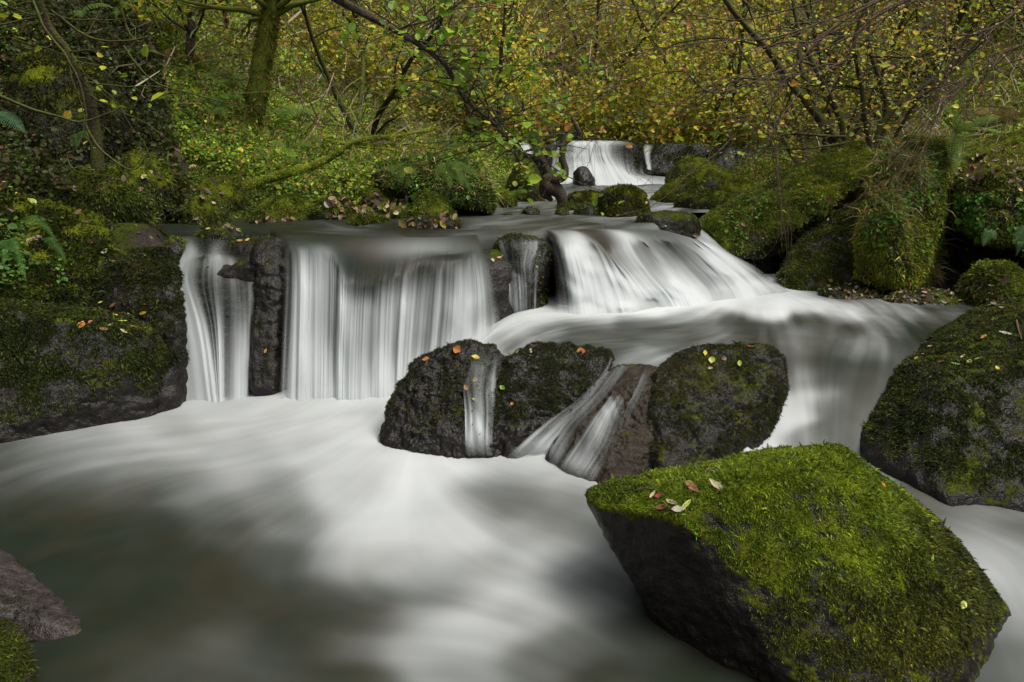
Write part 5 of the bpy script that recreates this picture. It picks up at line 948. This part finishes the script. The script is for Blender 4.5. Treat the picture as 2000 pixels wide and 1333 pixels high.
for a in [
 (1400, 951, 'p', 'long pale curled leaf lying across the bright mossy boulder top', .085, .3), (1352, 955, 'b', 'brown curled leaf touching the long pale one on the bright mossy boulder', .075, .35), (1287, 972, 'r', 'small deep red leaf on the bright mossy boulder', .03, .8),
 (1312, 985, 'p', 'cream leaf near the front corner of the bright mossy boulder', .06, .4), (1340, 989, 'yg', 'yellow-green narrow leaf at the front corner of the bright mossy boulder', .06, .28), (1295, 993, 'b', 'withered brown leaf at the front corner of the bright mossy boulder', .055, .4),
 (1388, 921, 'd', 'dark shrivelled leaf on the back slope of the bright mossy boulder', .06, .35), (1721, 948, 'or', 'orange-yellow leaf on the right shoulder of the bright mossy boulder', .04, .5), (1878, 1183, 'yg', 'pale lime leaf stuck low on the right flank of the bright mossy boulder', .04, .55),
 (1275, 968, 'p', 'small straw-coloured leaf near the tip of the bright mossy boulder', .04, .3), (1325, 997, 'w', 'greyish leaf lowest of the cluster on the bright mossy boulder', .05, .5),
 (893, 684, 'o', 'orange-pink leaf on the crown of the black rock beside the plunge', .06, .9), (832, 702, 'o', 'rusty leaf on the left crown of the black rock beside the plunge', .05, .6), (928, 699, 'y', 'mustard leaf at the head of the twin trickle', .055, .6), (927, 742, 'or', 'amber leaf stuck beside the twin trickle, halfway up', .04, .7),
 (910, 758, 'o', 'brown-orange leaf caught in the twin trickle', .04, .7), (927, 782, 'yg', 'yellow-green leaf at the split of the twin trickle', .04, .5), (981, 759, 'g', 'rounded green leaf right of the twin trickle', .045, .7), (976, 771, 'g', 'narrow green leaf hanging under the rounded green one', .045, .35), (1001, 789, 'or', 'tiny orange leaf on the black rock face between the streams', .025, .8),
 (1012, 689, 'g', 'green leaf on the top edge of the black rock with the curled leaf', .04, .5), (1036, 687, 'p', 'cream leaf beside the green one on the black rock', .045, .4), (1135, 687, 'o', 'salmon-coloured leaf at the right end of the black rock with the curled leaf', .06, .8), (1110, 668, 'o', 'thin orange leaf right of the curled brown leaf', .05, .3),
 (1335, 684, 'or', 'orange-yellow leaf at the back edge of the squat dark boulder', .055, .35), (1377, 692, 'y', 'golden leaf on the flat top of the squat dark boulder', .06, .4), (1390, 705, 'yg', 'pale yellow wide leaf on the squat dark boulder', .05, .8), (1412, 702, 'd', 'dark brown wet leaf on the squat dark boulder', .05, .7), (1445, 712, 'yg', 'greenish pointed leaf at the front edge of the squat dark boulder', .05, .5), (1465, 679, 'r', 'red-brown leaf at the far side of the squat dark boulder', .05, .4), (1388, 721, 'p', 'buff leaf dangling at the lip of the squat dark boulder', .035, .6),
 (1947, 776 - 55, 'y', 'green-yellow leaf in the cluster on the huge dark boulder', .04, .5), (1921, 660, 'or', 'orange leaf on the mossy back of the huge dark boulder', .06, .4), (1963, 653, 'w', 'long grey-beige leaf on the mossy back of the huge dark boulder', .08, .35), (1943, 626, 'p', 'twisted beige leaf high on the back of the huge dark boulder', .05, .4), (1955, 603, 'w', 'whitish leaf at the very top of the huge dark boulder', .05, .4), (1975, 602, 'b', 'tan leaf beside the whitish one at the top of the huge dark boulder', .05, .4),
 (1867, 713, 'g', 'light green narrow leaf on the wet shoulder of the huge dark boulder', .06, .3), (1893, 709, 'yg', 'pale green oval leaf on the wet shoulder of the huge dark boulder', .045, .6), (1912, 702, 'g', 'green leaf next to the pale oval one on the huge dark boulder', .05, .35), (1880, 698, 'p', 'straw leaf on the wet shoulder of the huge dark boulder', .045, .35), (1805, 694, 'o', 'rusty orange leaf near the water side of the huge dark boulder', .05, .4), (1816, 678, 'b', 'brown leaf near the water side of the huge dark boulder', .04, .4), (1790, 702, 'yg', 'light green leaf nearest the water on the huge dark boulder', .05, .35), (1838, 709, 'b', 'tan curled leaf in the middle of the wet shoulder', .05, .5),
 (160, 636, 'o', 'broad salmon-brown leaf at the left of the ledge shelf', .07, .7), (281, 613, 'y', 'bright yellow leaf at the outer edge of the ledge shelf', .055, .5), (222, 598, 'b', 'dark reddish leaf at the back of the ledge shelf', .055, .6), (225, 617, 'y', 'yellow leaf in the middle of the ledge shelf', .05, .5), (240, 629, 'yg', 'yellow-green leaf along the ledge shelf', .06, .3), (253, 616, 'yg', 'lime-yellow sliver on the ledge shelf', .05, .3), (203, 644, 'b', 'tan leaf at the front of the ledge shelf', .06, .4), (217, 637, 'p', 'whitish upturned leaf at the front of the ledge shelf', .055, .45), (241, 648, 'p', 'pale green-white leaf at the lip of the ledge shelf', .055, .35), (198, 592, 'yg', 'small pale yellow leaf behind the ledge shelf', .04, .5), (176, 631, 'r', 'small red-brown leaf beside the broad salmon one', .04, .5), (262, 640, 'b', 'thin brown leaf curling over the ledge corner', .06, .25),
 (205, 493, 'p', 'pale leaf on the upper step above the thin cascade', .07, .5), (238, 492, 'yg', 'cream-yellow leaf on the upper step', .05, .5), (256, 484, 'p', 'buff leaf highest on the upper step', .06, .4), (222, 513, 'b', 'wide brown leaf on the upper step', .08, .35), (263, 503, 'yg', 'small yellow leaf at the outer edge of the upper step', .04, .6), (277, 482, 'y', 'yellow upright leaf at the outer edge of the upper step', .05, .5), (245, 470, 'b', 'rusty leaf behind the upper step', .06, .4), (284, 500, 'yg', 'yellow sliver hanging by the outer edge of the upper step', .05, .3),
 (62, 395, 'yg', 'pale yellow leaf standing on top of the broad mossy mound', .075, .8), (68, 514, 'o', 'orange-brown leaf under the ferns on the broad mossy mound', .055, .5), (107, 530, 'b', 'brown leaf low on the broad mossy mound', .05, .5), (92, 560, 'b', 'tan leaf where the mound meets the ledge', .05, .4),
 (484, 470, 'y', 'yellow leaf on the dark rock crowning the thin cascade', .05, .5), (468, 472, 'o', 'orange leaf on the dark rock crowning the thin cascade', .05, .6), (408, 449, 'y', 'yellow leaf on the low wet rock at the head of the thin cascade', .06, .6), (520, 686, 'or', 'tiny orange leaf stuck on the narrow black pillar', .04, .5),
 (975, 505, 'or', 'orange leaf on the glistening rock between the two big falls', .05, .6), (962, 510, 'p', 'pale leaf beside the orange one between the two big falls', .05, .6), (1047, 522, 'y', 'small yellow leaf on the lower dark block between the falls', .04, .5),
 (864, 440, 'y', 'bright yellow leaf on the leaf-strewn flat rock', .09, .5), (846, 433, 'or', 'golden upright leaf on the leaf-strewn flat rock', .08, .5), (1255, 446, 'o', 'orange leaf at the corner of the dark grainy rock', .05, .7),
 (1590, 312, 'o', 'orange-brown leaf on the upper edge of the long green slab', .07, .6), (1582, 330, 'b', 'dull brown leaf on the long green slab', .06, .6), (1556, 388, 'o', 'salmon leaf near the foot of the long green slab', .07, .6), (1548, 398, 'd', 'dark leaf just below the salmon one on the long green slab', .07, .6), (1560, 362, 'yg', 'tiny pale leaf halfway along the long green slab', .04, .6),
 (1745, 288, 'p', 'beige leaf on the grassy top of the tall upright rock', .07, .7), (1765, 283, 'b', 'pinkish-brown leaf on top of the tall upright rock', .06, .6), (1915, 345, 'b', 'pink-brown leaf on the overhanging bank block', .08, .7), (1975, 355, 'b', 'brown leaf near the frame edge on the overhanging bank block', .07, .6), (1970, 358 - 40, 'p', 'beige leaf higher on the overhanging bank block', .06, .5)]:
    fallen_leaf(*a)
o = fallen_leaf(1078, 664, 'd', 'large curled brown leaf standing upright on the black rock', .085, .9, up=(.3, -.8, .5), lift=.03, curl=.5)
# twig on the huge boulder
def litter(name, objs, box, n, size, pal=None, w=None):
    P, Ns = [], []
    for k in range(n):
        h = cast(random.uniform(box[0], box[2]), random.uniform(box[1], box[3]), objs)
        if h and h[2][2] > .1: P.append(np.array(h[1]) + np.array(h[2]) * .006); Ns.append(h[2])
    if not P: return
    P = np.array(P); V, F = leaf_arrays(P, np.array(Ns), size * np.exp(rng.normal(0, .3, len(P))), .45, 0, width=.8)
    C = pick_colors(len(P), pal or [(.18, .10, .055), (.26, .20, .12), (.08, .05, .03), (.34, .26, .06), (.22, .09, .05)], w or (3, 3, 4, .8, .6), .25)
    return tag(mesh(name, V, F, M['litter'], col=np.repeat(C, 6, 0), smooth=False), kind='stuff')
gobj = bpy.data.objects['ground']
litter('leaf_litter', ROCKO + [gobj], (750, 424, 920, 450), 120, .05)
litter('leaf_litter', ROCKO + [gobj], (1610, 555, 1960, 600), 420, .035)
litter('leaf_litter', ROCKO + [gobj], (640, 380, 800, 425), 200, .05)
litter('leaf_litter', ROCKO + [gobj], (440, 430, 620, 450), 120, .05)
litter('leaf_litter', ROCKO + [gobj], (1850, 290, 2000, 370), 240, .038)
litter('leaf_litter', ROCKO + [gobj], (1250, 300, 1960, 560), 260, .04)
litter('leaf_litter', ROCKO + [gobj], (0, 300, 480, 480), 120, .045)
def twig(label, path, r, c='twig', r1=None):
    h = [cast(x, y, ROCKO) for x, y in path]; P = [np.array(q[1]) + np.array(q[2]) * (r + .004) for q in h if q]
    if len(P) < 2: return
    o_ = thing('twig', P[0], label, 'twig'); tb = Tubes(); tb.add(spline(P, 12), np.linspace(r, r1 or r * .5, 12), 6); tb.build('stem', c, o_, bumpy=.001)
twig('short reddish-brown twig lying on the mossy back of the huge dark boulder', [(1985, 630), (1990, 650), (1996, 668)], .007)
twig('thin zigzag bare twig on the dark face of the leafy ledge', [(187, 720), (200, 714), (220, 731), (228, 718)], .003)
twig('curved straw-thin twig across the front corner of the bright mossy boulder', [(1240, 962), (1262, 958), (1285, 962), (1300, 972)], .003)
